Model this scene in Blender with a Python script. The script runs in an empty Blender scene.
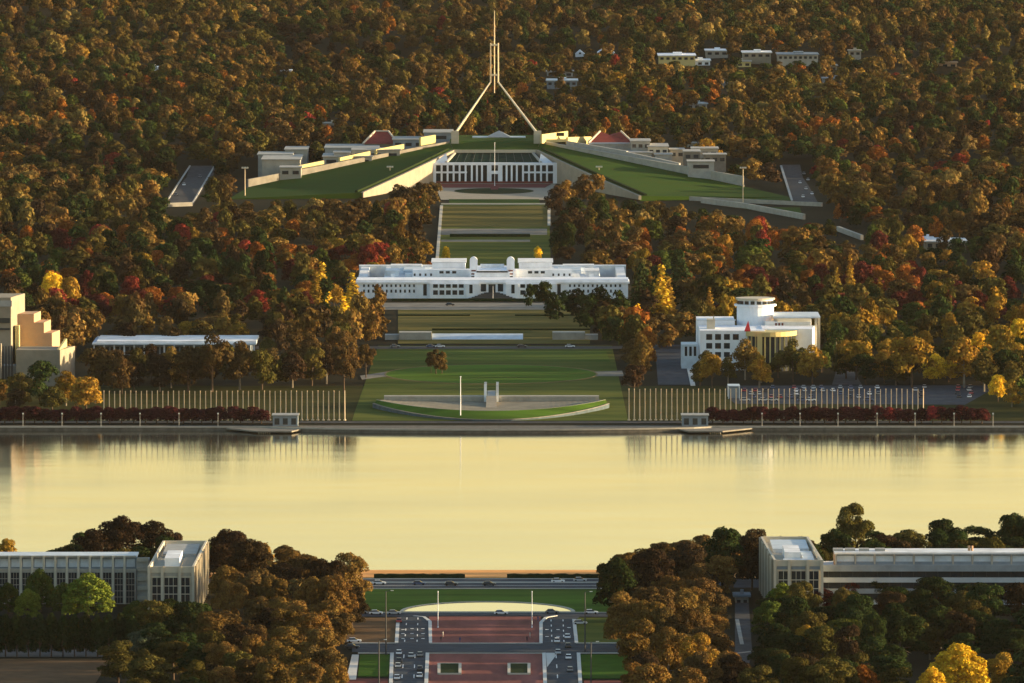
import bpy, bmesh, math, random
import numpy as np
from mathutils import Vector, Matrix
S = bpy.context.scene
COL = S.collection
R = random.Random(7)
rad = math.radians
# ------------------------------------------------------------------ camera
CAM = Vector((9.5, 0, 290)); FP = 9550.0; PIT = rad(3.728)
FWD = Vector((0, math.cos(PIT), -math.sin(PIT))); UP = Vector((0, math.sin(PIT), math.cos(PIT)))
cd = bpy.data.cameras.new('camera'); cam = bpy.data.objects.new('camera', cd); COL.objects.link(cam)
cam.location = CAM; cam.rotation_euler = (rad(90) - PIT, 0, 0)
cd.sensor_width = 36; cd.lens = FP / 1024 * 36; cd.clip_start = 5; cd.clip_end = 60000
S.camera = cam
# ------------------------------------------------------------------ terrain
PTS = [(-4000, 120), (-600, 250), (-60, 287), (0, 287), (60, 280), (160, 262), (600, 150), (1300, 60), (2200, 20),
       (2700, 8), (2860, 6), (3150, 3), (3236, 1.2), (3240, -3), (3892, -3), (3895.5, 1.2), (3960, 2.5), (4300, 6), (4620, 9),
       (4720, 9.5), (4900, 12), (5200, 19), (5320, 21.5), (5460, 23.2), (5560, 23.2), (5640, 31), (5800, 36), (6300, 44), (7500, 72),
       (8500, 104), (10000, 150), (13000, 230)]
PX = [p[0] for p in PTS]; PZ = [p[1] for p in PTS]
def bump(x, y):
    if y < 5750: return 0.0
    a = min(1, (y - 5750) / 900) * 12
    return a * (math.sin(x / 210 + y / 430) * math.cos(y / 170 - x / 390 + 1) * .7 + .4 * math.sin(x / 97 + 2) * math.sin(y / 83)) 
def zg(x, y):
    import bisect
    i = min(max(bisect.bisect(PX, y) - 1, 0), len(PX) - 2)
    t = (y - PX[i]) / (PX[i + 1] - PX[i])
    return PZ[i] + (PZ[i + 1] - PZ[i]) * t + bump(x, y)
def ray(px, row): return FWD + Vector((1, 0, 0)) * ((px - 512) / FP) + UP * ((341.5 - row) / FP)
def atz(px, row, z):
    d = ray(px, row); return CAM + d * ((z - CAM.z) / d.z)
def atY(px, row, Y):
    d = ray(px, row); return CAM + d * (Y / d.y)
def atg(px, row, off=0):
    d = ray(px, row); lo, hi = 2000.0, 20000.0
    for _ in range(60):
        m = (lo + hi) / 2; p = CAM + d * m
        if p.z > zg(p.x, p.y): lo = m
        else: hi = m
    p = CAM + d * hi; return Vector((p.x, p.y, zg(p.x, p.y) + off))
def proj(p):
    v = Vector(p) - CAM; d = v.dot(FWD)
    return 512 + FP * v.x / d, 341.5 - FP * v.dot(UP) / d
def mpp(Y): return Y / FP
# ------------------------------------------------------------------ materials
MATS = {}
def mat(name, c, rough=.8, var=.15, scale=.3, c2=None, spec=.3, metal=0, stretch=None):
    if name in MATS: return MATS[name]
    m = bpy.data.materials.new(name); m.use_nodes = True; nt = m.node_tree; b = nt.nodes['Principled BSDF']
    b.inputs['Roughness'].default_value = rough; b.inputs['Specular IOR Level'].default_value = spec; b.inputs['Metallic'].default_value = metal
    tc = nt.nodes.new('ShaderNodeTexCoord'); mp = nt.nodes.new('ShaderNodeMapping'); nz = nt.nodes.new('ShaderNodeTexNoise')
    mp.inputs['Scale'].default_value = stretch or (1, 1, 1)
    nz.inputs['Scale'].default_value = scale; nz.inputs['Detail'].default_value = 6; nz.inputs['Roughness'].default_value = .65
    rp = nt.nodes.new('ShaderNodeValToRGB'); rp.color_ramp.elements[0].position = .32; rp.color_ramp.elements[1].position = .68
    c2 = c2 or tuple(x * (1 - var) for x in c)
    c1 = c if c2 != c else c
    rp.color_ramp.elements[0].color = (*c2, 1); rp.color_ramp.elements[1].color = (*[min(1, x * (1 + var * .5)) for x in c1], 1)
    nt.links.new(tc.outputs['Object'], mp.inputs[0]); nt.links.new(mp.outputs[0], nz.inputs['Vector'])
    nt.links.new(nz.outputs[0], rp.inputs[0]); nt.links.new(rp.outputs[0], b.inputs['Base Color'])
    MATS[name] = m; return m
white = mat('white_render', (.80, .85, .93), .7, .16, .22, stretch=(1, 1, .4))
whiter = mat('white_roof_membrane', (.72, .76, .80), .8, .3, .12)
conc = mat('pale_concrete', (.34, .33, .29), .85, .2, .25)
conc2 = mat('beige_concrete', (.27, .24, .185), .85, .18, .2)
greyc = mat('grey_concrete', (.33, .34, .33), .85, .2, .3)
stone = mat('cream_stone', (.50, .46, .37), .8, .12, .3)
glass = mat('dark_window_glass', (.025, .032, .04), .12, .3, .4, spec=.6)
greenglass = mat('green_glass_roof', (.014, .036, .024), .8, .6, .35, spec=.02)
asphalt = mat('asphalt', (.06, .07, .085), .85, .3, .25, spec=.04)
asphalt2 = mat('old_asphalt', (.08, .08, .082), .85, .3, .3, spec=.04)
kerb = mat('pale_kerb', (.55, .55, .52), .85, .1, .5)
paint = mat('road_paint', (.8, .8, .78), .7, .1, 1)
gravel = mat('red_gravel', (.23, .088, .078), .95, .35, .10, stretch=(1, .12, 1), spec=.04)
grass = mat('green_lawn', (.068, .135, .014), .95, .5, .06, stretch=(.22, 1, 1), spec=.04)
dgrass = mat('dark_green_turf', (.024, .058, .008), .95, .35, .05, c2=(.034, .062, .010), stretch=(.22, 1, 1), spec=.04)
lgrass = mat('fresh_green_lawn', (.038, .095, .007), .95, .3, .12, spec=.04)
drygrass = mat('dry_grass', (.155, .12, .034), .95, .35, .04, c2=(.055, .060, .015), stretch=(.22, 1, 1), spec=.04)
mgrass = mat('mixed_lawn', (.10, .108, .022), .95, .4, .05, c2=(.034, .062, .010), stretch=(.22, 1, 1), spec=.04)
earth = mat('forest_floor', (.022, .018, .009), .95, .3, .02, c2=(.011, .012, .006), spec=.04)
dirt = mat('bare_dirt', (.14, .085, .045), .95, .3, .08, spec=.04)
redroof = mat('red_tiled_roof', (.22, .035, .025), .8, .25, .4)
redpave = mat('red_paving', (.16, .05, .045), .9, .2, .3, spec=.04)
ochre = mat('ochre_path', (.80, .38, .13), .9, .25, .05, spec=.04)
metal = mat('pale_metal', (.62, .50, .35), .4, .1, 1, spec=.5)
weath = mat('weathered_concrete', (.20, .19, .165), .9, .3, .15, spec=.1)
steel = mat('polished_steel', (.78, .66, .46), .35, .1, 1, metal=.35, spec=.6)
dmetal = mat('dark_metal', (.05, .055, .06), .5, .2, 1)
bluegrey = mat('blue_grey_roof', (.20, .25, .30), .6, .25, .2)
skyroof = mat('pale_blue_sheet_roof', (.52, .60, .68), .5, .2, .25, spec=.5)
hedge_m = mat('clipped_hedge', (.02, .035, .012), .95, .5, .8, spec=.04)
yelwall = mat('cream_sun_tinted_wall', (.52, .45, .20), .8, .08, .3)  # cream with the low sun's yellow put into the colour
peach = mat('peach_concrete', (.42, .28, .18), .85, .15, .15)
bark = mat('brown_bark', (.09, .06, .04), .9, .3, 1.2)
pbark = mat('pale_bark', (.22, .19, .15), .9, .3, 1.2)
redm = mat('red_banner', (.5, .03, .03), .7, .1, 1)
tyre = mat('tyre_rubber', (.015, .015, .015), .9, .1, 1)
lampm = mat('lamp_lens', (.7, .7, .66), .3, .1, 1)

def foliage_mat():
    m = bpy.data.materials.new('foliage'); m.use_nodes = True; nt = m.node_tree; nt.nodes.remove(nt.nodes['Principled BSDF'])
    at = nt.nodes.new('ShaderNodeAttribute'); at.attribute_type = 'INSTANCER'; at.attribute_name = 'tint'
    ge = nt.nodes.new('ShaderNodeNewGeometry')
    nz = nt.nodes.new('ShaderNodeTexNoise'); nz.inputs['Scale'].default_value = .35; nz.inputs['Detail'].default_value = 3
    nt.links.new(ge.outputs['Position'], nz.inputs['Vector'])
    ad = nt.nodes.new('ShaderNodeMath'); ad.operation = 'ADD'
    nt.links.new(ge.outputs['Random Per Island'], ad.inputs[0]); nt.links.new(nz.outputs[0], ad.inputs[1])
    mr = nt.nodes.new('ShaderNodeMapRange'); mr.inputs[1].default_value = .3; mr.inputs[2].default_value = 1.3
    mr.inputs[3].default_value = .6; mr.inputs[4].default_value = 1.45
    nt.links.new(ad.outputs[0], mr.inputs[0])
    hs = nt.nodes.new('ShaderNodeHueSaturation')
    mh = nt.nodes.new('ShaderNodeMapRange'); mh.inputs[1].default_value = 0; mh.inputs[2].default_value = 1; mh.inputs[3].default_value = .485; mh.inputs[4].default_value = .515
    nt.links.new(ge.outputs['Random Per Island'], mh.inputs[0]); nt.links.new(mh.outputs[0], hs.inputs['Hue'])
    nt.links.new(at.outputs['Color'], hs.inputs['Color']); nt.links.new(mr.outputs[0], hs.inputs['Value'])
    d = nt.nodes.new('ShaderNodeBsdfDiffuse'); t = nt.nodes.new('ShaderNodeBsdfTranslucent'); mx = nt.nodes.new('ShaderNodeMixShader'); mx.inputs[0].default_value = .16
    nt.links.new(hs.outputs[0], d.inputs[0]); nt.links.new(hs.outputs[0], t.inputs[0])
    nt.links.new(d.outputs[0], mx.inputs[1]); nt.links.new(t.outputs[0], mx.inputs[2]); nt.links.new(mx.outputs[0], nt.nodes['Material Output'].inputs[0])
    return m
FOL = foliage_mat()
# ------------------------------------------------------------------ object helpers
def tag(o, label=None, cat=None, group=None, kind=None):
    if label: o['label'] = label
    if cat: o['category'] = cat
    if group: o['group'] = group
    if kind: o['kind'] = kind
    return o
def empty(name, loc, label=None, cat=None, group=None, rz=0):
    o = bpy.data.objects.new(name, None); COL.objects.link(o); o.location = loc; o.rotation_euler = (0, 0, rz)
    o.empty_display_size = 1
    return tag(o, label, cat, group)
def copy_tree(o, parent=None):
    c = o.copy(); COL.objects.link(c); c.parent = parent
    for ch in list(o.children): copy_tree(ch, c)
    return c
class MB:
    def __init__(s): s.v = []; s.f = []
    def poly(s, pts): n = len(s.v); s.v += [tuple(p) for p in pts]; s.f.append(tuple(range(n, n + len(pts)))); return s
    def box(s, x0, x1, y0, y1, z0, z1):
        n = len(s.v)
        s.v += [(x0, y0, z0), (x1, y0, z0), (x1, y1, z0), (x0, y1, z0), (x0, y0, z1), (x1, y0, z1), (x1, y1, z1), (x0, y1, z1)]
        s.f += [tuple(n + i for i in q) for q in ((0, 3, 2, 1), (4, 5, 6, 7), (0, 1, 5, 4), (1, 2, 6, 5), (2, 3, 7, 6), (3, 0, 4, 7))]; return s
    def prism(s, pts, z0, z1):      # plan polygon extruded; z0/z1 may be lists
        n = len(s.v); k = len(pts)
        a = z0 if isinstance(z0, (list, tuple)) else [z0] * k; b = z1 if isinstance(z1, (list, tuple)) else [z1] * k
        s.v += [(p[0], p[1], a[i]) for i, p in enumerate(pts)] + [(p[0], p[1], b[i]) for i, p in enumerate(pts)]
        s.f.append(tuple(n + i for i in reversed(range(k)))); s.f.append(tuple(n + k + i for i in range(k)))
        for i in range(k):
            j = (i + 1) % k; s.f.append((n + i, n + j, n + k + j, n + k + i))
        return s
    def cyl(s, p0, p1, r0, r1=None, seg=8):
        r1 = r0 if r1 is None else r1; p0 = Vector(p0); p1 = Vector(p1); d = (p1 - p0).normalized()
        a = d.orthogonal().normalized(); b = d.cross(a); n = len(s.v)
        for p, r in ((p0, r0), (p1, r1)):
            for i in range(seg):
                t = 2 * math.pi * i / seg; s.v.append(tuple(p + a * (r * math.cos(t)) + b * (r * math.sin(t))))
        for i in range(seg):
            j = (i + 1) % seg; s.f.append((n + i, n + j, n + seg + j, n + seg + i))
        s.f.append(tuple(n + i for i in reversed(range(seg)))); s.f.append(tuple(n + seg + i for i in range(seg))); return s
    def wall(s, p0, p1, th, z0, z1):    # wall along plan segment; z0,z1 scalars or pairs
        p0 = Vector(p0[:2]); p1 = Vector(p1[:2]); d = (p1 - p0).normalized(); nrm = Vector((-d.y, d.x)) * th / 2
        za = z0 if isinstance(z0, tuple) else (z0, z0); zb = z1 if isinstance(z1, tuple) else (z1, z1)
        return s.prism([p0 - nrm, p1 - nrm, p1 + nrm, p0 + nrm], [za[0], za[1], za[1], za[0]], [zb[0], zb[1], zb[1], zb[0]])
    def build(s, name, m, parent=None, smooth=False):
        off = parent.location if parent is not None and parent.type == 'EMPTY' else Vector((0, 0, 0))
        if parent is not None and parent.type != 'EMPTY' and 'org' in parent: off = Vector(parent['org'])
        me = bpy.data.meshes.new(name); me.from_pydata([tuple(Vector(v) - off) for v in s.v], [], s.f)
        bm = bmesh.new(); bm.from_mesh(me); bmesh.ops.recalc_face_normals(bm, faces=bm.faces); bm.to_mesh(me); bm.free()
        me.materials.append(m)
        if smooth:
            for p in me.polygons: p.use_smooth = True
        o = bpy.data.objects.new(name, me); COL.objects.link(o); o.parent = parent
        return o
def sub(mb, name, m, part):   # sub-part: geometry in world coords under a part whose thing is an Empty
    o = mb.build(name, m, part.parent); o.parent = part; return o
def local(mb, name, m, parent=None, smooth=False):   # mesh already in local coordinates
    me = bpy.data.meshes.new(name); me.from_pydata([tuple(v) for v in mb.v], [], mb.f)
    bm = bmesh.new(); bm.from_mesh(me); bmesh.ops.recalc_face_normals(bm, faces=bm.faces); bm.to_mesh(me); bm.free()
    me.materials.append(m)
    if smooth:
        for p in me.polygons: p.use_smooth = True
    o = bpy.data.objects.new(name, me); COL.objects.link(o); o.parent = parent; return o
def single(mb, name, m, loc, label, cat, group=None):
    n = MB(); n.v = [tuple(Vector(v) - Vector(loc)) for v in mb.v]; n.f = mb.f
    o = local(n, name, m); o.location = loc; return tag(o, label, cat, group)
def drape(poly, off, thick=0):
    bm = bmesh.new(); vs = [bm.verts.new((p[0], p[1], 0)) for p in poly]; bm.faces.new(vs)
    bmesh.ops.triangulate(bm, faces=bm.faces[:])
    ys = [p[1] for p in poly]
    for y in PX:
        if min(ys) < y < max(ys):
            bmesh.ops.bisect_plane(bm, geom=bm.verts[:] + bm.edges[:] + bm.faces[:], plane_co=(0, y, 0), plane_no=(0, 1, 0))
    for v in bm.verts: v.co.z = zg(v.co.x, v.co.y) + off
    for f in bm.faces:
        f.normal_update()
        if f.normal.z < 0: f.normal_flip()
    if thick:
        r = bmesh.ops.extrude_face_region(bm, geom=bm.faces[:])
        for v in r['geom']:
            if isinstance(v, bmesh.types.BMVert): v.co.z -= thick
        bmesh.ops.recalc_face_normals(bm, faces=bm.faces[:])
    return bm
def sheet(name, pts, m, off=.1, kind='structure', world=False, thick=0):
    poly = [p if world else atg(*p) for p in pts]
    bm = drape(poly, off, thick); me = bpy.data.meshes.new(name); bm.to_mesh(me); bm.free(); me.materials.append(m)
    o = bpy.data.objects.new(name, me); COL.objects.link(o)
    if kind: o['kind'] = kind
    return o
def ribbon(name, pts, w, m, off=.2, thick=.15, world=False, kind='structure'):
    P = [(p if world else atg(*p)) for p in pts]; bms = bmesh.new(); verts = []
    L = []; Rr = []
    for i, p in enumerate(P):
        a = P[max(i - 1, 0)]; b = P[min(i + 1, len(P) - 1)]; d = Vector((b[0] - a[0], b[1] - a[1])).normalized(); n = Vector((-d.y, d.x)) * w / 2
        L.append((p[0] + n.x, p[1] + n.y)); Rr.append((p[0] - n.x, p[1] - n.y))
    mb = MB()
    for i in range(len(P) - 1):
        q = [Rr[i], Rr[i + 1], L[i + 1], L[i]]; zs = [zg(*c) for c in q]
        mb.prism(q, [z + off - thick for z in zs], [z + off for z in zs])
    o = mb.build(name, m)
    if kind: o['kind'] = kind
    return o
# ------------------------------------------------------------------ ground, water
def ground():
    ys = sorted(set([p for p in PX] + list(range(5600, 9000, 60)) + list(range(9200, 13001, 400)) + [-2000, 400, 1000, 1700]))
    xs = sorted(set(list(range(-900, 901, 60)) + [-4000, -2500, -1600, -1200, 1200, 1600, 2500, 4000]))
    V = [(x, y, zg(x, y)) for y in ys for x in xs]; n = len(xs)
    Fc = [(j * n + i, j * n + i + 1, (j + 1) * n + i + 1, (j + 1) * n + i) for j in range(len(ys) - 1) for i in range(n - 1)]
    me = bpy.data.meshes.new('ground'); me.from_pydata(V, [], Fc); me.materials.append(earth)
    o = bpy.data.objects.new('ground', me); COL.objects.link(o); o['kind'] = 'structure'
ground()
def water():
    m = bpy.data.materials.new('lake_water'); m.use_nodes = True; nt = m.node_tree; b = nt.nodes['Principled BSDF']
    b.inputs['Base Color'].default_value = (.03, .03, .02, 1); b.inputs['Roughness'].default_value = .05; b.inputs['IOR'].default_value = 1.33
    b.inputs['Specular IOR Level'].default_value = .5
    tc = nt.nodes.new('ShaderNodeTexCoord'); mp = nt.nodes.new('ShaderNodeMapping'); mp.inputs['Scale'].default_value = (.5, 1.0, 1)
    nz = nt.nodes.new('ShaderNodeTexNoise'); nz.inputs['Scale'].default_value = .9; nz.inputs['Detail'].default_value = 3
    bp = nt.nodes.new('ShaderNodeBump'); bp.inputs['Distance'].default_value = .05; bp.inputs['Strength'].default_value = .3
    n2 = nt.nodes.new('ShaderNodeTexNoise'); n2.inputs['Scale'].default_value = .012; n2.inputs['Detail'].default_value = 4
    rr = nt.nodes.new('ShaderNodeMapRange'); rr.inputs[1].default_value = .35; rr.inputs[2].default_value = .7; rr.inputs[3].default_value = .065; rr.inputs[4].default_value = .11
    nt.links.new(tc.outputs['Object'], mp.inputs[0]); nt.links.new(mp.outputs[0], nz.inputs[0]); nt.links.new(nz.outputs[0], bp.inputs['Height'])
    n3 = nt.nodes.new('ShaderNodeTexNoise'); n3.inputs['Scale'].default_value = .035; n3.inputs['Detail'].default_value = 3; nt.links.new(mp.outputs[0], n3.inputs[0])
    b3 = nt.nodes.new('ShaderNodeBump'); b3.inputs['Distance'].default_value = .09; b3.inputs['Strength'].default_value = 1; nt.links.new(n3.outputs[0], b3.inputs['Height']); nt.links.new(b3.outputs[0], bp.inputs['Normal'])
    nt.links.new(bp.outputs[0], b.inputs['Normal']); nt.links.new(mp.outputs[0], n2.inputs[0]); nt.links.new(n2.outputs[0], rr.inputs[0]); nt.links.new(rr.outputs[0], b.inputs['Roughness'])
    mb = MB().poly([(-3500, 3230, 0), (3500, 3230, 0), (3500, 3898, 0), (-3500, 3898, 0)])
    o = mb.build('water', m); o['kind'] = 'structure'
water()
# ------------------------------------------------------------------ leaf meshes
def leafmesh(name, lobes, n_per, size, seed, jit=.26):
    """lobes: (x,y,z,r,rz). Triangular leaf sprays scattered over each lobe, facing roughly outward."""
    g = np.random.default_rng(seed); C = []; N = []; Sz = []
    for (x, y, z, r, rz) in lobes:
        k = int(n_per * (r / 2.3) ** 2)
        d = g.normal(size=(k, 3)); d /= np.linalg.norm(d, axis=1)[:, None]
        d[:, 2] = np.where(d[:, 2] < -.35, -d[:, 2], d[:, 2])
        rr = r * (1 + g.normal(size=(k, 1)) * .08); rr[: k // 5] *= .6
        C.append(np.array([x, y, z]) + d * rr * np.array([1, 1, rz])); N.append(d + g.normal(size=(k, 3)) * jit)
        Sz.append(size * (.6 + .8 * g.random((k, 1))))
    C = np.concatenate(C); N = np.concatenate(N); Sz = np.concatenate(Sz); N /= np.linalg.norm(N, axis=1)[:, None]
    rnd = g.normal(size=C.shape); A = np.cross(N, rnd); A /= np.linalg.norm(A, axis=1)[:, None]; B = np.cross(N, A)
    k = len(C); V = np.empty((k, 3, 3), dtype=np.float32)
    V[:, 0] = C + A * Sz; V[:, 1] = C - A * Sz * .5 + B * Sz * .87; V[:, 2] = C - A * Sz * .5 - B * Sz * .87
    me = bpy.data.meshes.new(name); me.vertices.add(3 * k); me.vertices.foreach_set('co', V.reshape(-1))
    me.loops.add(3 * k); me.loops.foreach_set('vertex_index', np.arange(3 * k, dtype=np.int32))
    me.polygons.add(k); me.polygons.foreach_set('loop_start', np.arange(0, 3 * k, 3, dtype=np.int32)); me.polygons.foreach_set('loop_total', np.full(k, 3, dtype=np.int32))
    me.update(); me.validate(); me.materials.append(FOL); return me
def gum_lobes(r, H=15, R_=5.2, n=15, base=.38, rr=(1.5, 2.7)):
    L = []
    for i in range(n):
        t = r.random(); z = H * (base + (1 - base) * .86 * t); w = R_ * math.sqrt(max(.05, 1 - ((t - .38) / .75) ** 2))
        a = i * 2.4 + r.random() * .8; q = w * (.35 + .6 * r.random())
        L.append((q * math.cos(a), q * math.sin(a), z, r.uniform(*rr), r.uniform(.7, .95)))
    L.append((0, 0, H * .86, 2.1, .9)); L.append((0, 0, H * .55, R_ * .6, .95)); return L
def dome_lobes(r, H=12, R_=5, n=16, base=.22, rr=(1.6, 2.4)):
    L = []
    for i in range(n):
        t = (i + .5) / n; z = H * (base + (1 - base) * .85 * t); w = R_ * math.sqrt(max(.04, 1 - (t * 1.02 - .3) ** 2 / .6))
        a = i * 2.4 + r.random() * .5; q = w * .68
        L.append((q * math.cos(a), q * math.sin(a), z, r.uniform(*rr), .95))
    L.append((0, 0, H * .5, R_ * .62, 1)); L.append((0, 0, H * .88, 1.7, 1)); return L
def poplar_lobes(r, H=20, R_=2.2, n=28):
    L = []
    for i in range(n):
        t = (i + .5) / n; w = R_ * (1 - t) ** .6 * min(1, .6 + 2 * t); a = i * 2.4
        L.append((w * .5 * math.cos(a), w * .5 * math.sin(a), H * (.08 + .88 * t), max(.55, w * .68), 1.3))
    return L
def cone_lobes(r, H=13, R_=3.6, n=18):
    L = []
    for i in range(n):
        t = (i + .5) / n; w = R_ * (1 - t); a = i * 2.4
        L.append((w * .6 * math.cos(a), w * .6 * math.sin(a), H * (.1 + .85 * t), max(.6, w * .55 + .3), .8))
    return L
def trunkmesh(name, lobes, H, r0, seed, m):
    r = random.Random(seed); mb = MB(); top = (r.uniform(-.3, .3), r.uniform(-.3, .3), H * .62)
    mid = (top[0] * .4 + r.uniform(-.2, .2), top[1] * .4, H * .3)
    mb.cyl((0, 0, -.5), mid, r0, r0 * .75, 7); mb.cyl(mid, top, r0 * .75, r0 * .4, 7); mb.cyl(top, (top[0], top[1], H * .85), r0 * .4, r0 * .12, 6)
    for L in sorted(lobes, key=lambda q: q[2])[:7]:
        st = Vector(mid) * .6 + Vector(top) * .4 if L[2] > H * .5 else Vector(mid)
        mb.cyl(st, (L[0], L[1], L[2]), r0 * .4, r0 * .12, 5)
    me = bpy.data.meshes.new(name); me.from_pydata(mb.v, [], mb.f); me.materials.append(m); return me
PROTO = {}
KIND = {'gum': ('gum_tree', gum_lobes, 15), 'autumn': ('autumn_tree', dome_lobes, 12), 'poplar': ('poplar_tree', poplar_lobes, 20), 'cone': ('conifer_tree', cone_lobes, 13)}
for kd, (nm, fn, H) in KIND.items():
    for k in range(5):
        r = random.Random(hash_ := (k * 17 + len(kd) * 101)); kw = {}
        if kd == 'gum': kw = dict(R_=[5.2, 4.6, 5.8, 5, 5.4][k], n=[15, 13, 18, 16, 14][k], base=[.2, .24, .3, .17, .22][k])
        L = fn(r, **kw)
        LH = gum_lobes(r, R_=kw['R_'] + .5, n=kw['n'] * 2, base=kw['base'], rr=(1.1, 2.5)) if kd == 'gum' else dome_lobes(r, R_=5.8, n=46, rr=(.7, 1.5), base=.14) if kd == 'autumn' else L
        PROTO[kd, k, 'hi'] = (leafmesh(nm + '_crown', LH, 620, .27, k + 3, jit=.5), trunkmesh(nm + '_trunk', L, H, .38, k, pbark if (kd == 'gum' and k % 2) else bark))
        PROTO[kd, k, 'mid'] = (leafmesh(nm + '_crown', L, 170, .46, k + 9, jit=.36), PROTO[kd, k, 'hi'][1])
        if k < 3: PROTO[kd, k, 'lo'] = (leafmesh(nm + '_crown', L, 62, .76, k + 5, jit=.4), None)
CLR = {'bronze': (.118, .072, .021), 'brown': (.072, .047, .018), 'olive': (.058, .050, .014), 'dark green': (.019, .030, .010), 'green': (.048, .064, .014),
       'yellow': (.62, .40, .03), 'bright gold': (.40, .26, .028), 'golden': (.20, .120, .020), 'orange': (.21, .075, .017), 'red': (.16, .027, .02), 'maroon': (.06, .015, .013), 'fresh green': (.09, .118, .018),
       'dark brown': (.030, .020, .011), 'grey green': (.055, .072, .044), 'tawny': (.15, .104, .034)}
TREES = []   # dict(x,y,kind,col,h,w,explicit)
def tree_at(px, row, wpx, hpx, kind, col, lab=None, front=0, v=None):
    p = atg(px, row); s = mpp(p.y)
    TREES.append(dict(x=p.x, y=p.y + front, kind=kind, col=col, h=hpx * s, w=wpx * s, ex=True, lab=lab, v=v))
# ------------------------------------------------------------------ foreground ground
def gp(px, row, off=0): return atg(px, row, off)
sheet('lawn', [(200, 573.5), (760, 573.5), (760, 578), (200, 578)], ochre, .10).name = 'lake_path'
sheet('north_lawn', [(300, 589.5), (700, 589.5), (700, 613), (300, 613)], grass, .10)
sheet('road', [(-40, 579.5), (1060, 579.5), (1060, 588), (-40, 588)], asphalt, .14)
ribbon('kerb', [(330, 588.8), (640, 588.8)], .5, kerb, .26, .3)
ribbon('kerb', [(330, 579.3), (640, 579.3)], .6, kerb, .3, .3)
ribbon('guard_kerb', [(330, 583.2), (640, 583.2)], .8, kerb, .5, .6)
sheet('road_marking', [(372, 586.0), (600, 586.0), (600, 586.15), (372, 586.15)], paint, .18)
sheet('crossing_road', [(300, 613), (700, 613), (700, 617), (300, 617)], asphalt, .14)
ribbon('kerb', [(330, 612.8), (700, 612.8)], .4, kerb, .26, .3)
# red gravel parade
sheet('parade', [(429, 616), (541, 616), (541.5, 643.5), (428.5, 643.5)], gravel, .14)
sheet('parade', [(427, 654), (543.5, 654), (548, 760), (423, 760)], gravel, .14)
sheet('cross_road', [(352, 644.5), (640, 644.5), (640, 652.5), (352, 652.5)], asphalt, .16)
sheet('side_road', [(400, 616.5), (425, 616.5), (430, 622), (430, 645), (427, 652), (424, 760), (384, 760), (393, 652), (396, 645), (398, 622)], asphalt, .14)
sheet('side_road', [(548, 616.5), (580, 616.5), (575, 622), (576, 645), (578, 652), (584, 760), (547, 760), (544, 652), (541, 645), (541, 624)], asphalt, .14)
for pts in ([(414, 616.5), (424, 617.5), (430, 622), (430.5, 643.7), (541, 643.7), (541, 623), (546, 618), (556, 616.3)],
            [(423, 760), (427.5, 653.5), (544, 653.5), (548, 760)], [(398, 620), (396.5, 643.5), (352, 643.5)], [(388, 760), (392, 653.5), (358, 653.5)],
            [(574, 620), (576.5, 643.5), (620, 643.5)], [(585, 760), (578.5, 653.5), (625, 653.5)]):
    ribbon('kerb', pts, 1.1, kerb, .30, .35)
for (a, b, y0, y1) in ((407, 404.5, 618, 643), (418, 417, 618, 643), (404, 400, 655, 700), (415, 413, 655, 700), (551, 552, 620, 643), (563, 564, 620, 643), (556, 559, 655, 700)):
    n = 9
    for i in range(0, n, 2):
        t0 = i / n; t1 = (i + .7) / n
        ribbon('lane_marking', [(a + (b - a) * t0, y0 + (y1 - y0) * t0), (a + (b - a) * t1, y0 + (y1 - y0) * t1)], .28, paint, .165, .02)
for px, rows in ((403, (630, 634, 639)), (412, (629, 634, 639)), (423, (629, 634, 639)), (547, (630, 637)), (558, (630, 637)), (569, (628, 636))):
    for rw in rows: ribbon('road_arrow', [(px - 1.6, rw), (px + 1.6, rw)], 1.6, paint, .162, .02)
sheet('traffic_island', [(546, 653.5), (558, 653.5), (547, 668)], kerb, .24)
sheet('side_lawn', [(360, 655), (391, 655), (388, 677), (358, 677)], lgrass, .16)
sheet('side_lawn', [(578, 655), (628, 655), (632, 679), (583, 679)], lgrass, .16)
sheet('verge', [(330, 618), (397, 618), (395, 643), (330, 643)], dirt, .12)
sheet('verge', [(576, 618), (640, 618), (640, 643), (577, 643)], mgrass, .12)
sheet('footpath', [(352, 655), (359, 655), (356, 680), (346, 680)], kerb, .14)
sheet('paved_strip', [(340, 679), (388, 679), (384, 760), (330, 760)], redpave, .12)
sheet('paved_strip', [(584, 681), (650, 681), (660, 760), (586, 760)], redpave, .12)
sheet('bare_field', [(-60, 659), (110, 659), (86, 700), (-60, 700)], dirt, .12)
sheet('service_road', [(-60, 650), (140, 650), (140, 657.5), (-60, 657.5)], asphalt2, .12)
sheet('side_street', [(735, 592), (748, 592), (752, 650), (742, 700), (715, 700), (735, 650)], asphalt2, .12)
ribbon('street_kerb', [(737, 620), (742, 645)], 1.2, conc, .3, .4)
ribbon('street_kerb', [(728, 655), (752, 652)], 1.2, conc, .3, .4)
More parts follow.
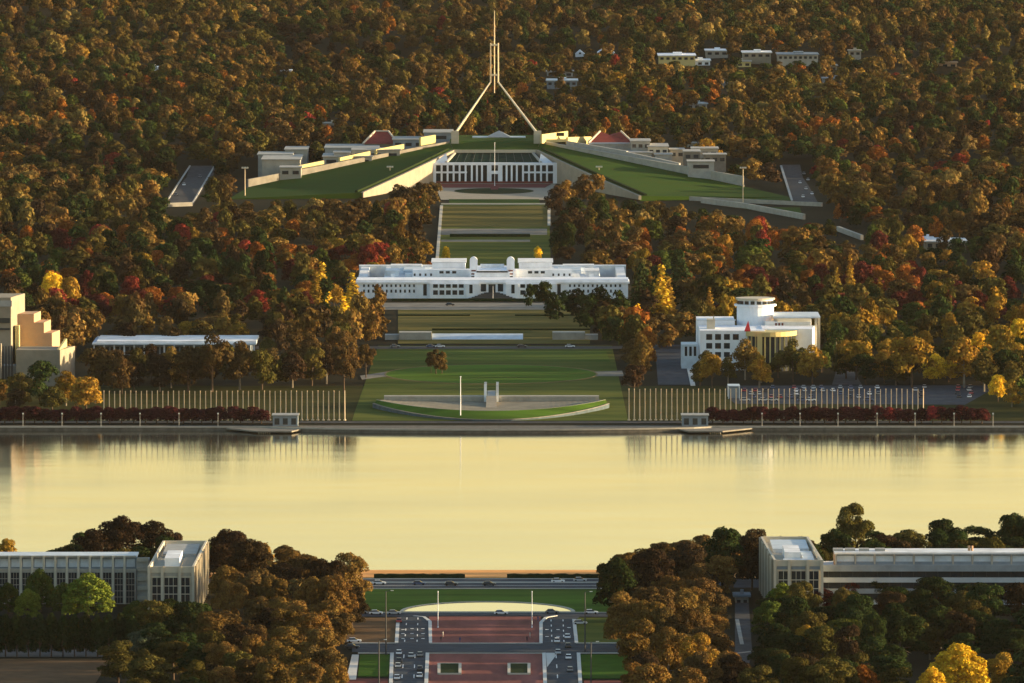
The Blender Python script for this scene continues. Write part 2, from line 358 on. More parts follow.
# reflecting pool
def pool():
    pts = []
    cx, y0 = 487.5, 612.3
    for i in range(33):
        a = math.pi * i / 32; pts.append((cx + 86 * math.cos(a), y0 - 9 * math.sin(a)))
    t = empty('reflecting_pool', gp(487, 608), 'shallow half-oval pool with pale rim between the green lawn and red parade', 'pool')
    P = [atg(*p) for p in pts]
    z = max(p.z for p in P) + .12
    wm = bpy.data.materials.new('pool_water'); wm.use_nodes = True; b = wm.node_tree.nodes['Principled BSDF']
    b.inputs['Base Color'].default_value = (.03, .03, .02, 1); b.inputs['Roughness'].default_value = .06; b.inputs['IOR'].default_value = 1.33
    MB().poly([(p.x, p.y, z) for p in P]).build('pool_surface', wm, t)
    mb = MB(); n = len(P)
    for i in range(n):
        mb.wall(P[i], P[(i + 1) % n], 1.1, z - .6, z + .18 + .004 * (i % 2))
    mb.build('pool_rim', stone, t)
pool()
# planters on the parade
for (x0, x1, r0, r1, lb) in ((439, 460, 666, 675, 'left of the two rectangular shrub beds on the red parade'), (509, 529, 666, 675, 'right of the two rectangular shrub beds on the red parade')):
    a, b, c, d = gp(x0, r0), gp(x1, r0), gp(x1, r1), gp(x0, r1); m_ = (a + c) / 2
    t = empty('planter', m_, lb, 'planter', 'planters on the parade')
    mb = MB()
    for p, q in ((a, b), (b, c), (c, d), (d, a)): mb.wall(p, q, .9, m_.z - .4, m_.z + .75)
    mb.build('planter_kerb', stone, t)
    mb = MB().prism([(p.x, p.y) for p in (a, b, c, d)], m_.z - .2, m_.z + .62); mb.build('planting', hedge_m, t)
# low dark hedges by the lake road
for x0, x1, lb in ((374, 465, 'long low dark hedge between lake path and road, left of the gap'), (507, 600, 'long low dark hedge between lake path and road, right of the gap')):
    p, q = gp(x0, 578.6), gp(x1, 578.6); mb = MB(); n = 24; r = random.Random(x0)
    zt = [p.z + 1.5 + r.uniform(-.15, .2) for _ in range(n + 1)]
    for i in range(n):
        a = p.lerp(q, i / n); b = p.lerp(q, (i + 1) / n)
        mb.wall(a, b, 2.2, p.z - .3, (zt[i], zt[i + 1]))
    single(mb, 'hedge', hedge_m, p.lerp(q, .5), lb, 'hedge')
def pole(name, px, base, top, r, m, label, cat, group, head=None, Y=None):
    p = gp(px, base); z1 = atY(px, top, p.y).z
    t = empty(name, p, label, cat, group); mb = MB().cyl(p - Vector((0, 0, .3)), (p.x, p.y, z1), r, r * .6, 8); mb.build('pole', m, t)
    MB().cyl(p, p + Vector((0, 0, .5)), r * 2.2, r * 2, 8).build('base', m, t)
    if head == 'flood':
        mb = MB(); mb.box(p.x - 1.9, p.x + 1.9, p.y - .25, p.y + .25, z1 - .35, z1 - .1); mb.build('crossarm', m, t)
        for k in (-1.5, -.5, .5, 1.5): MB().box(p.x + k - .35, p.x + k + .35, p.y - .6, p.y + .1, z1 - .1, z1 + .6).build('lamp', lampm, t)
    elif head == 'street':
        MB().cyl((p.x, p.y, z1 - .1), (p.x + 1.8, p.y, z1 + .2), .09, .07, 6).build('arm', m, t)
        MB().box(p.x + 1.4, p.x + 2.3, p.y - .2, p.y + .2, z1 + .06, z1 + .24).build('lamp', lampm, t)
    elif head == 'globe':
        MB().box(p.x - .3, p.x + .3, p.y - .3, p.y + .3, z1 - .1, z1 + .45).build('lamp', lampm, t)
    elif head == 'ball':
        MB().cyl((p.x, p.y, z1), (p.x, p.y, z1 + .3), r * 1.5, r, 8).build('finial', m, t)
    return t
pole('flagpole', 438, 628, 592, .12, white, 'bare white flagpole on the red parade beside the left road', 'flagpole', None, 'ball')
pole('flagpole', 532, 628, 592, .12, white, 'bare white flagpole on the red parade beside the right road', 'flagpole', None, 'ball')
for px, b, t_, w_ in ((386, 655, 591, 'dark lamp post rising beside the left road before the lawn'), (379, 700, 640, 'dark lamp post at the bottom edge beside the left side lawn'),
                      (585, 652, 592, 'dark lamp post rising beside the right road before the lawn'), (591, 702, 642, 'dark lamp post at the bottom edge beside the right side lawn')):
    pole('lamp_post', px, b, t_, .24, dmetal, w_, 'lamp post', 'dark lamp posts beside the parade', 'street')
pole('flagpole', 460.5, 418.5, 377, .22, white, 'tall lone white flagpole on the curved turf wall by the lake', 'flagpole', None, 'ball')
# promenade lamps
for px in (23, 62, 101, 140, 179, 218):
    pole('promenade_lamp', px, 427.6, 414, .11, greyc, None, 'lamp post', 'lamp posts on the left promenade', 'globe')
for px in (762, 800, 838, 877, 915, 954, 993):
    pole('promenade_lamp', px, 427.6, 414, .11, greyc, None, 'lamp post', 'lamp posts on the right promenade', 'globe')
for px, b, t_, lb in ((245, 197, 168, 'floodlight mast standing at the far left end of the turf ramp'), (390, 187, 167, 'floodlight mast beside the wall edge of the left turf ramp'),
                      (599, 187, 167, 'floodlight mast beside the wall edge of the right turf ramp'), (743, 204, 168, 'tall floodlight mast at the lower end of the right turf ramp')):
    pole('floodlight_mast', px, b, t_, .3, metal, lb, 'floodlight mast', 'floodlight masts around the turf ramps', 'flood')
# long rows of poles on the south shore
for i in range(46):
    px = 104 + i * 5.35
    pole('display_pole', px, 420.5, 390.5 + (i * 7 % 5) * .15, .27, metal, None, 'flagpole', 'pale bare poles in the long row left of the curved turf wall')
for i in range(56):
    px = 629 + i * 5.35
    pole('display_pole', px, 420.5, 388.5 + (i * 7 % 5) * .15, .27, metal, None, 'flagpole', 'pale bare poles in the long row right of the curved turf wall')
# ------------------------------------------------------------------ south shore ground
def south():
    e = lambda px, row, off=0: atg(px, row, off)
    # promenade with its bulge and jetties, water edge wall
    pts = [(-60, 427.2), (1090, 427.2)]
    L = atg(-60, 424); Rr = atg(1090, 424)
    x0, x1 = L.x - 300, Rr.x + 300
    poly = [(x0, 3891.5), (x0, 3916), (x1, 3916), (x1, 3891.5)]
    front = []
    for i in range(25):
        t = i / 24; px = 268 + (712 - 268) * t; y = 3891.5 - 16 * (math.sin(math.pi * t) ** .6 if 0 < t < 1 else 0)
        front.append((atY(px, 430, 3885).x, y))
    poly = [(x0, 3891.5)] + front + [(x1, 3891.5), (x1, 3912), (x0, 3912)]
    o = MB().prism(poly, -2, 1.32).build('promenade', mat('dark_stone_quay', (.14, .135, .12), .9, .35, .4, spec=.1)); o['kind'] = 'structure'
    cap = [(x0, 3891.5)] + front + [(x1, 3891.5)]
    mb = MB()
    for i in range(len(cap) - 1): mb.wall(cap[i], cap[i + 1], .7, 1.1, 1.7 + .003 * (i % 2))
    o = mb.build('promenade_edge', conc); o['kind'] = 'structure'
    sheet('shore_road', [(-60, 423.2), (1090, 423.2), (1090, 421.5), (-60, 421.5)], asphalt2, .12)
    for px0, px1, y0, lb, s in ((237, 292, 3874, 'low grey jetty platform at the left end of the curved promenade', 1), (688, 742, 3874, 'low grey jetty platform at the right end of the curved promenade', -1)):
        a = atY(px0, 430, 3880).x; b = atY(px1, 430, 3880).x; q = (a + b) / 2; t = empty('jetty', (q, 3876, .9), lb, 'jetty', 'jetties on the south shore')
        w = [(a - 6, 3893), (a + 8, y0), (b, y0), (b + 6, 3893)] if s > 0 else [(a - 6, 3893), (a, y0), (b - 8, y0), (b + 6, 3893)]
        MB().prism(w, .55, 1.1).build('deck', weath, t)
        for k in range(6): MB().cyl((a + 9 + (b - a - 18) * k / 5, y0 + 1.5, -3), (a + 9 + (b - a - 18) * k / 5, y0 + 1.5, .54), .3, .3, 7).build('pile', conc, t)
        ka = atY(273 if s > 0 else 682, 425, 3900).x; kb = atY(298 if s > 0 else 708, 425, 3900).x
        t = empty('kiosk', ((ka + kb) / 2, 3900, 1.4), 'grey green flat roofed kiosk on the %s promenade behind the jetty' % ('left' if s > 0 else 'right'), 'kiosk', 'promenade kiosks')
        MB().box(ka, kb, 3897, 3907, 1.33, 5.6).build('wall', bluegrey, t)
        MB().box(ka - .4, kb + .4, 3896.5, 3907.5, 5.6, 6.0).build('roof', greyc, t)
        for k in range(3):
            xx = ka + (kb - ka) * (k + .5) / 3; MB().box(xx - 1, xx + 1, 3896.9, 3897.05, 2, 4.6).build('window', glass, t)
south()
sheet('south_lawn', [(-60, 421), (1090, 421), (1090, 386), (-60, 386)], mat('shade_toned_lawn', (.055, .052, .016), .95, .4, .05, c2=(.022, .026, .008), stretch=(.22, 1, 1), spec=.02), .06)  # olive darkened so the colour carries the shade on this lawn
sheet('mall_lawn', [(378, 346), (612, 346), (628, 421), (352, 421)], mgrass, .10)
el = [(491 + 106 * math.cos(2 * math.pi * i / 48), 374.5 + 9.5 * math.sin(2 * math.pi * i / 48)) for i in range(48)]
sheet('oval_lawn', [(491 + (x - 491) * 1.035, 374.5 + (y - 374.5) * 1.09) for x, y in el], drygrass, .14)
sheet('oval_turf', el, grass, .20)
sheet('upper_lawn', [(378, 351), (606, 351), (610, 362), (372, 362)], mat('worn_green_lawn', (.082, .115, .02), .95, .45, .04, c2=(.04, .072, .010), stretch=(.2, 1, 1), spec=.04), .14)
ribbon('oval_kerb', el + [el[0]], .8, mat('tan_path', (.20, .17, .09), .95, .4, .08, spec=.02), .24, .2)
sheet('cross_street', [(250, 349.2), (760, 349.2), (760, 346.6), (250, 346.6)], asphalt2, .16)
sheet('oval_path', [(360, 376), (387, 372), (387, 376.5), (362, 380)], weath, .16)
sheet('oval_path', [(594, 372), (622, 371), (624, 376.5), (596, 376.5)], weath, .16)
sheet('old_house_lawn', [(398, 344), (398, 309), (590, 309), (590, 344)], drygrass, .12)
sheet('old_house_drive', [(380, 303), (600, 303), (600, 310), (380, 310)], weath, .16)
ribbon('garden_hedge_line', [(398, 316), (470, 316)], 1.5, hedge_m, .7, .8)
ribbon('garden_hedge_line', [(515, 316), (590, 316)], 1.5, hedge_m, .7, .8)
ribbon('garden_hedge_line', [(432, 330.2), (590, 330.2)], 1.5, hedge_m, .8, .9)
ribbon('garden_hedge_line', [(392, 301), (604, 301)], 1.6, hedge_m, 1.2, 1.4)
sheet('south_parking', [(728, 398), (726, 386), (1000, 385.5), (965, 405), (735, 404)], asphalt, .14)
sheet('library_road', [(655, 345), (682, 345), (690, 385), (658, 385)], asphalt, .16)
ribbon('kerb', [(684, 345), (693, 386)], 2, kerb, .3, .3)
sheet('library_drive', [(838, 366), (850, 366), (862, 385), (832, 385)], asphalt2, .16)
sheet('axis_lawn', [(441, 204), (549, 204), (552, 300), (430, 300)], mgrass, .10)
sheet('axis_terrace', [(441, 206), (549, 206), (548, 227), (441, 227)], drygrass, .16)
sheet('axis_path', [(441, 229), (547, 229), (547, 235), (441, 235)], weath, .16)
sheet('axis_path', [(441, 240), (530, 240), (530, 242), (441, 242)], weath, .17)
ribbon('axis_kerb', [(441.5, 206), (437, 262)], 1.6, stone, .5, .6)
ribbon('axis_kerb', [(549, 206), (549, 226)], 1.6, stone, .5, .6)
ribbon('axis_hedge', [(450, 236.8), (530, 236.8)], 4, hedge_m, 1.5, 1.6)
# curved turf amphitheatre by the lake
def amphi():
    t = empty('turf_amphitheatre', atg(490, 415), 'sunken forecourt ringed by a curved green turf wall facing the lake', 'amphitheatre')
    N = 40; out = []; inn = []
    for i in range(N + 1):
        s = -1 + 2 * i / N; px = 491 + 117.5 * s; k = 1 - s * s
        out.append(atz(px, 404.5 + 16.3 * k ** .9, 1.9 + 2.3 * s * s))
        inn.append(atz(px * .97 + 491 * .03, 399.5 + 11.2 * k ** .9, 4.6 + 1.2 * s * s))
    g = MB()
    for i in range(N): g.poly([out[i], out[i + 1], inn[i + 1], inn[i]])
    g.build('turf_slope', grass, t)
    w = MB()
    for i in range(N):
        w.wall(out[i], out[i + 1], .7, .9, (out[i].z + .35, out[i + 1].z + .35))
    w.build('front_wall', mat('slate_blue_glazing', (.08, .11, .13), .8, .3, .3, spec=.02), t)
    c = MB()
    for i in range(N): c.wall(out[i], out[i + 1], .9, (out[i].z + .36, out[i + 1].z + .36), (out[i].z + .6, out[i + 1].z + .6))
    c.build('coping', weath, t)
    fl = MB()
    for i in range(N): fl.poly([inn[i] - Vector((0, 0, .3)), inn[i + 1] - Vector((0, 0, .3)), atz(384 + 215 * (i + 1) / N, 399.5, 3.4), atz(384 + 215 * i / N, 399.5, 3.4)])
    fl.build('forecourt_floor', mat('worn_forecourt_paving', (.24, .22, .17), .9, .3, .15, spec=.05), t)
    b = MB()
    for i in range(N): b.wall(inn[i], inn[i + 1], .5, 1.2, (inn[i].z - .02, inn[i + 1].z - .02))
    b.build('inner_wall', conc, t)
    # back facade of pale concrete
    p, q = atz(384, 404.5, 3.2), atz(599, 404.5, 3.2)
    yb = p.y + 12; xl, xr = atY(384, 400, yb).x, atY(599, 400, yb).x
    zt = atY(490, 396.2, yb).z
    MB().box(xl, xr, yb, yb + 6, 1.5, zt).build('rear_wall', conc, t)
    for k in range(30):
        x = xl + (xr - xl) * (k + .5) / 30; MB().box(x - .18, x + .18, yb - .35, yb - .003, 1.5, zt - .2).build('wall_rib', conc, t)
    # bollards and windows along the lake side
    for k in range(40):
        px = 380 + k * 5.7
        if abs(px - 491) < 9: continue
        s = (px - 491) / 117.5; o_ = atz(px, 404.5 + 15.0 * (1 - s * s) ** .9, 2.4 + 2.0 * s * s)
    # central ramp with twin pylons
    r = empty('ramp_bridge', atg(491, 421), 'pale central ramp with twin square pylons cutting through the curved turf wall', 'ramp')
    a, b2 = atz(485.5, 421, 1.5), atz(497.2, 421, 1.5); c2, d2 = atz(486.3, 396, 6.2), atz(496.4, 396, 6.2)
    m = MB(); n = len(m.v)
    m.v += [tuple(a), tuple(b2), tuple(d2), tuple(c2), (a.x, a.y, 1), (b2.x, b2.y, 1), (d2.x, d2.y, 1), (c2.x, c2.y, 1)]
    m.f += [(0, 1, 2, 3), (7, 6, 5, 4), (0, 4, 5, 1), (1, 5, 6, 2), (2, 6, 7, 3), (3, 7, 4, 0)]; m.build('ramp', conc2, r)
    m = MB()
    e0, e1 = atg(486.6, 384, 3), atg(496.3, 384, 3)
    m.box(c2.x + .4, d2.x - .4, c2.y, c2.y + 34, 3, 6.1); m.build('deck', greyc, r)
    for x in (c2.x - .4, d2.x + .4):
        for yy in (c2.y + 3, c2.y + 30):
            z1 = atY(491, 384.5, c2.y + 3).z if yy < c2.y + 10 else atY(491, 382, c2.y + 30).z
            MB().box(x - .55, x + .55, yy - .6, yy + .6, 2, z1).build('pylon', whiter, r)
        MB().box(x - .2, x + .2, c2.y + 3.7, c2.y + 29.3, 5.6, 6.9).build('parapet', greyc, r)
amphi()
# ------------------------------------------------------------------ generic helpers for buildings
def winrow(t, xs, y, z0, z1, w, m=glass, name='window', d=.12):
    proto = None
    for x in xs:
        if proto is None:
            proto = MB().box(x - w / 2, x + w / 2, y - d, y - .003, z0, z1).build(name, m, t); px0 = x; pl = proto.location.copy()
        else:
            c = proto.copy(); COL.objects.link(c); c.parent = t; c.location = pl + Vector((x - px0, 0, 0))
def blk(t, name, m, px0, px1, Y, depth, rtop, zbase, ref=None):
    """box whose front face at Y spans px0..px1 and whose top front edge sits on row rtop"""
    a = atY(px0, rtop, Y); b = atY(px1, rtop, Y)
    MB().box(a.x, b.x, Y, Y + depth, zbase, a.z).build(name, m, t); return a.x, b.x, a.z
# ------------------------------------------------------------------ old parliament (long white building)
def old_house():
    Y = atg(491, 298.5).y; zb = zg(0, Y); t = empty('white_colonnaded_building', (atY(491, 298, Y).x, Y, zb), 'long low white two-storey public building with stepped roofs and arched entry towers', 'building')
    X = lambda px: atY(px, 290, Y).x; Z = lambda row, dy=0: atY(491, row, Y + dy).z
    zt = Z(283.5); zp = Z(280)
    # front range split in wings
    MB().box(X(357), X(628), Y, Y + 24, zb - 1, zt).build('front_range', white, t)
    MB().box(X(355.5), X(629.5), Y - .6, Y + 24.6, zt, zt + .8).build('cornice', white, t)
    MB().box(X(356.5), X(628.5), Y + .4, Y + 23, zt + .8, zp).build('parapet', white, t)
    for a, b in ((430, 466), (518, 556), (466, 479), (506, 518)):   # pavilions stand a little proud
        MB().box(X(a) + .01, X(b) - .01, Y - 2 - (a in (466, 506)) * .8, Y - .003, zb - 1, zt - .05).build('pavilion', white, t)
    for sgn in (0, 1):
        mx = lambda p: p if not sgn else 984 - p
        xs = [X(mx(364 + 4.55 * i)) for i in range(12)]
        winrow(t, xs, Y, Z(287), Z(284.4), .85); winrow(t, xs, Y, Z(292.6), Z(289.6), .85)
        for i in range(13):
            x = X(mx(361.7 + 4.55 * i)); MB().box(x - .12, x + .12, Y - .3, Y - .003, zb, zt - .2).build('pilaster', white, t)
        winrow(t, [X(mx(425))], Y, Z(295.5), Z(284), 1.7, name='tall_window')
        xs = [X(mx(435.5 + 6.45 * i)) for i in range(5)]
        winrow(t, xs, Y - 2, Z(287.5), Z(284), 2.3); winrow(t, xs, Y - 2, Z(294.5), Z(290), 2.3)
        winrow(t, [X(mx(471))], Y - 2.8, Z(293), Z(284.3), 1.6, name='entry_arch'); winrow(t, [X(mx(483.5))], Y, Z(291.5), Z(284), 2.6, name='tall_window')
        # upper block with three windows
        x0, x1 = sorted((X(mx(431.5)), X(mx(465)))); zz = Z(259.2, 72)
        MB().box(x0, x1, Y + 40, Y + 72, zp - 3, zz).build('upper_block', white, t)
        MB().box(x0 - .5, x1 + .5, Y + 39.5, Y + 72.5, zz, zz + .5).build('upper_roof', whiter, t)
        x0b, x1b = sorted((X(mx(412)), X(mx(470))))
        MB().box(x0b, x1b, Y + 32, Y + 39.4, zp - 3, Z(269.5, 32)).build('attic_storey', white, t)
        winrow(t, [X(mx(441 + 6.4 * i)) for i in range(3)], Y + 32, Z(273.5, 32), Z(271, 32), 2.0)
        winrow(t, [X(mx(414 + 5.5 * i)) for i in range(4)], Y + 32, Z(276, 32), Z(273.5, 32), .9)
        # round topped tower
        xc = X(mx(473.4)); m = MB(); zt2 = Z(256.5, 30); ring = [(xc + 1.9 * math.cos(a), zt2 - 2 + 2 * math.sin(a)) for a in [math.pi * i / 12 for i in range(13)]]
        k = len(ring); m.v = [(xc + 1.9, Y + 26, zp - 3), *[(x, Y + 26, z) for x, z in ring], (xc - 1.9, Y + 26, zp - 3)]; nn = len(m.v)
        m.v += [(x, Y + 30, z) for x, _, z in m.v]; m.f = [tuple(range(nn)), tuple(range(2 * nn - 1, nn - 1, -1))] + [(i, (i + 1) % nn, nn + (i + 1) % nn, nn + i) for i in range(nn)]
        m.build('arched_tower', white, t)
        for rr in (270, 273.2, 276): MB().box(xc - 1.1, xc + 1.1, Y + 25.8, Y + 25.99, Z(rr + 1.4, 26), Z(rr, 26)).build('louvre', redpave if rr < 276 else glass, t)
        # wing roofs, courtyards and rear ranges
        x0, x1 = sorted((X(mx(383)), X(mx(431))))
        MB().box(x0, x1, Y + 24.7, Y + 128, zb, zp - .9).build('wing', whiter, t)
        x0, x1 = sorted((X(mx(357)), X(mx(366))))
        MB().box(x0, x1, Y + 24.7, Y + 128, zb, zp - .9).build('wing', whiter, t)
        x0, x1 = sorted((X(mx(357)), X(mx(431))))
        MB().box(x0 - 1, x1 + 1, Y + 128.1, Y + 136, zb, zp - .3).build('rear_range', whiter, t)
        for (pa, pb, dy, dd, h) in ((384, 398, 48, 22, 3), (402, 424, 60, 34, 2.2), (388, 420, 100, 14, 2.6), (404, 411, 40, 12, 1.7)):
            xa, xb = sorted((X(mx(pa)), X(mx(pb))))
            MB().box(xa, xb, Y + dy, Y + dy + dd, zp - 1.2, zp - 1.2 + h).build('roof_plant_room', whiter if dy != 60 else skyroof, t)
        for (pa, dy) in ((392, 36), (400, 90), (417, 36), (427, 95)):
            x = X(mx(pa)); MB().box(x - 1.1, x + 1.1, Y + dy, Y + dy + 2, zp - 1.2, zp + .8).build('chimney', white, t)
    x0, x1 = X(466), X(518)
    MB().box(x0 + 4, x1 - 4, Y + 24.8, Y + 80, zb, Z(265.5, 80)).build('central_hall', white, t)
    MB().box(x0 + 5, x1 - 5, Y + 24.2, Y + 24.75, Z(272.5, 24), Z(271, 24)).build('clerestory', glass, t)
    MB().box(X(480), X(504), Y + 60, Y + 61, zp, Z(264, 60)).build('hall_parapet', whiter, t)
    winrow(t, [X(492)], Y, Z(296), Z(284.3), 3.4, name='entrance')
    m = MB()
    for k in range(6): m.box(X(484) - k * 1.5, X(500) + k * 1.5, Y - 1 - k * 1.6, Y - .004 - k * .001, zb - .5, zb + 3 - k * .5)
    m.build('entrance_steps', dmetal, t)
    pole('flagpole', 493, 300, 286, .1, white, 'short thin flagpole before the entrance of the long white building', 'flagpole', None)
    # roof and pool range across the mall in front
    Y2 = atg(490, 340).y; z2 = zg(0, Y2)
    t = empty('pool_pavilion', (0, Y2, z2), 'long low pale wall with bright water trough crossing the mall lawn', 'garden pavilion')
    X = lambda px: atY(px, 338, Y2).x; Z = lambda row, dy=0: atY(491, row, Y2 + dy).z
    MB().box(X(399), X(431.5), Y2, Y2 + 10, z2 - .3, Z(332.5)).build('left_wall', conc, t)
    MB().box(X(552.5), X(585), Y2, Y2 + 10, z2 - .3, Z(332.5)).build('right_wall', conc, t)
    MB().box(X(385), X(398.7), Y2 + 1, Y2 + 9, z2 - .3, Z(335)).build('terrace', greyc, t)
    MB().box(X(585.3), X(598), Y2 + 1, Y2 + 9, z2 - .3, Z(335)).build('terrace', greyc, t)
    mb = MB(); a = Z(339.7); mb.poly([(X(432), Y2 + 1, a), (X(523), Y2 + 1, a), (X(523), Y2 + 9, Z(333.5, 9)), (X(432), Y2 + 9, Z(333.5, 9))]); mb.build('sloped_glazing', skyroof, t)
    MB().box(X(432), X(523), Y2 + .4, Y2 + .95, z2 - .3, a + .15).build('trough_edge', stone, t)
    MB().box(X(400), X(431), Y2 + 26, Y2 + 32, z2 + .2, z2 + 1.6).prism([(X(400), Y2 + 26), (X(431), Y2 + 26), (X(431), Y2 + 32), (X(400), Y2 + 32)], z2 + 1.6, z2 + 1.9).build('shade_roof', whiter, t)
old_house()
# ------------------------------------------------------------------ hilltop parliament
def new_house():
    Yf = 5493.0; zf = 23.3; X = lambda px, Y=Yf: atY(px, 170, Y).x
    t = empty('hilltop_parliament', (X(494), Yf, zf), 'hilltop parliament with white columned front set into green turf ramps under a giant mast', 'building')
    zt = atY(494, 163, Yf).z
    MB().box(X(431.5), X(558), Yf + 3, Yf + 20, zf, zt - .3).build('recessed_front', glass, t)
    Zr = lambda row, Y=Yf: atY(494, row, Y).z
    MB().box(X(431), X(558.5), Yf, Yf + 3, Zr(165.2), zt).build('beam', white, t)
    MB().box(X(430.5), X(436), Yf - .5, Yf + 3.2, zf, zt - .05).build('end_wall', white, t); MB().box(X(553), X(558.7), Yf - .5, Yf + 3.2, zf, zt - .05).build('end_wall', white, t)
    cols = [441.6 + 6.0 * i for i in range(5)] + [471.8 + 5.1 * i for i in range(3)]
    cols = cols + [988.6 - c for c in cols]
    for c in sorted(cols): MB().box(X(c) - .55, X(c) + .55, Yf + .02, Yf + 2.9, zf, Zr(165.25)).build('column', white, t)
    for a, b in ((436, 467), (522, 553)): MB().box(X(a), X(b), Yf + .4, Yf + 2.8, Zr(173.3), Zr(171.6)).build('spandrel', white, t)
    for a, b in ((487, 491.5), (498, 502.5)): MB().box(X(a), X(b), Yf + .1, Yf + 2.85, zf, Zr(165.25)).build('portal_pier', white, t)
    MB().box(X(487), X(502.5), Yf + .15, Yf + 2.7, Zr(174), Zr(171)).build('portal_lintel', white, t)
    MB().box(X(492), X(497.5), Yf - .3, Yf - .01, Zr(168.5), Zr(165.2)).build('crest', dmetal, t)
    MB().box(X(431.5), X(558), Yf - .02, Yf + 2.95, zf - .3, zf + 1.2).build('red_plinth', redpave, t)
    # glass roof between facade and hill coping
    a, b, c, d = atz(446, 162.6, zt + .2), atz(543, 162.6, zt + .2), atz(535, 153.2, zt + 4.5), atz(455, 153.2, zt + 4.5)
    Yb = 5548
    m = MB().poly([(X(447), Yf + 6, zt), (X(541), Yf + 6, zt), (X(536, Yb), Yb - 8, Zr(153, Yb - 8)), (X(453, Yb), Yb - 8, Zr(153, Yb - 8))]); m.build('glass_roof', greenglass, t)
    m = MB(); r = random.Random(4)
    for k in range(12):
        s = k / 11; p = Vector((X(447) * (1 - s) + X(541) * s, Yf + 6, zt + .15)); q = Vector((X(453, Yb) * (1 - s) + X(536, Yb) * s, Yb - 8, Zr(153, Yb - 8) + .15)); m.cyl(p, q, .08, .08, 5)
    m.build('roof_bars', dmetal, t)
    for s, (p0, p1) in ((0, (446, 455)), (1, (541, 533))):
        m = MB().cyl((X(p0), Yf + 4, zt), (X(p1, Yb), Yb - 9, Zr(152.5, Yb)), .9, .9, 6); m.build('roof_brace', conc, t)
        xx = X(441 if s == 0 else 546); MB().prism([(xx - 4, Yf + 4), (xx + 4, Yf + 4), (xx + (3 if s == 0 else -3), Yf + 12)], zt - .2, [zt, zt, zt + 5]).build('corner_gable', skyroof, t)
    MB().box(X(431.5), X(558), Yf + 3.1, Yf + 5.9, zt - .29, zt + .02).build('parapet_roof', skyroof, t)
    # turf hill and ramps
    P0 = Vector(atY(453, 150, 5538)); P0r = Vector(atY(537, 150, 5538))
    B0 = Vector(atY(450, 141.2, 5567)); B0r = Vector(atY(540, 141.2, 5567))
    m = MB().poly([P0, P0r, B0r, B0]); m.poly([B0, B0r, B0r + Vector((0, 60, 1)), B0 + Vector((0, 60, 1))]); m.build('turf_crest', dgrass, t)
    MB().prism([P0, P0r, P0r + Vector((0, 1.5, 0)), P0 + Vector((0, 1.5, 0))], Zr(152.8, 5538), P0.z + .12).build('crest_coping', stone, t)
    MB().box(P0.x, P0r.x, 5544, 5545, zf, P0.z - 3).build('crest_wall', conc2, t)
    def ramp(inner, outer, tip, sgn):
        n = 14; g = MB(); I = [inner[0].lerp(inner[1], i / n) for i in range(n + 1)]
        for i in range(n + 1): I[i].z += -1.2 * math.sin(math.pi * i / n) * .3
        O = []
        for i in range(n + 1):
            s = i / n; p = outer[0].lerp(outer[1], s); O.append(p)
        for i in range(n): g.poly([I[i], I[i + 1], O[i + 1], O[i]])
        g.poly([I[n], tip, O[n]])
        g.poly([I[n], tip, tip - Vector((0, 0, 3)), I[n] - Vector((0, 0, 5))]); g.poly([O[n], tip, tip - Vector((0, 0, 3)), O[n] - Vector((0, 0, 5))])
        o = g.build('turf_ramp', dgrass, t)
        w = MB(); h = MB()
        for i in range(n):
            w.wall(I[i], I[i + 1], 1.6, zf - 1, (I[i].z + .1, I[i + 1].z + .1)); 
            off = Vector((-sgn * 3.2, 2.2, 0)); h.wall(I[i] + off, I[i + 1] + off, 1.6, (I[i].z - .5, I[i + 1].z - .5), (I[i].z + 1.1, I[i + 1].z + 1.1))
        w.build('forecourt_wall', conc2, t); h.build('edge_hedge', hedge_m, t)
        return I, O
    Q0 = atY(450, 143, 5558); Q1 = atz(249, 187, 24.2); T = atz(228, 199, 22.0)
    P1 = atz(362, 192.5, 25.2)
    ramp((P0, P1), (Q0, Q1), T, 1)
    Q0r = atY(540, 143, 5558); Q1r = atz(742, 186, 24.2); Tr = atz(792, 197.5, 22.0); P1r = atz(640, 196, 24.4)
    ramp((P0r, P1r), (Q0r, Q1r), Tr, -1)
    # outer walls stepping up the ramps. points: px,row of wall top, depth from ramp edge
    def owall(name, m_, q0, q1, s0, s1, h0, h1, off, sg, th=1.5):
        a = q0.lerp(q1, s0); b = q0.lerp(q1, s1); o_ = Vector((-sg * .72 * off, .69 * off, 0))
        a2, b2 = a + o_, b + o_
        MB().wall(a2, b2, th, zf - 1, (a.z + h0, b.z + h1)).build(name, m_, t)
    owall('outer_wall', weath, Q0, Q1, 0, 1, 1.0, 4.4, 1.2, 1)
    owall('outer_wall', conc, Q0r, Q1r, 0, 1, 1.2, 5.5, 1.2, -1)
    for s0, s1, h0, h1 in ((.60, .78, 4.8, 5.2), (.37, .52, 4.4, 4.4), (.20, .34, 4.2, 4.6), (.04, .115, 5.6, 6)):
        owall('screen_wall', yelwall, Q0, Q1, s0, s1, h0, h1, 6, 1)  # sunlit side coloured yellow, the opposite side left grey
    for s0, s1, h0, h1 in ((.1, .4, 3.5, 5), (.4, .66, 4.5, 4.5)):
        owall('screen_wall', greyc, Q0r, Q1r, s0, s1, h0, h1, 6, -1)
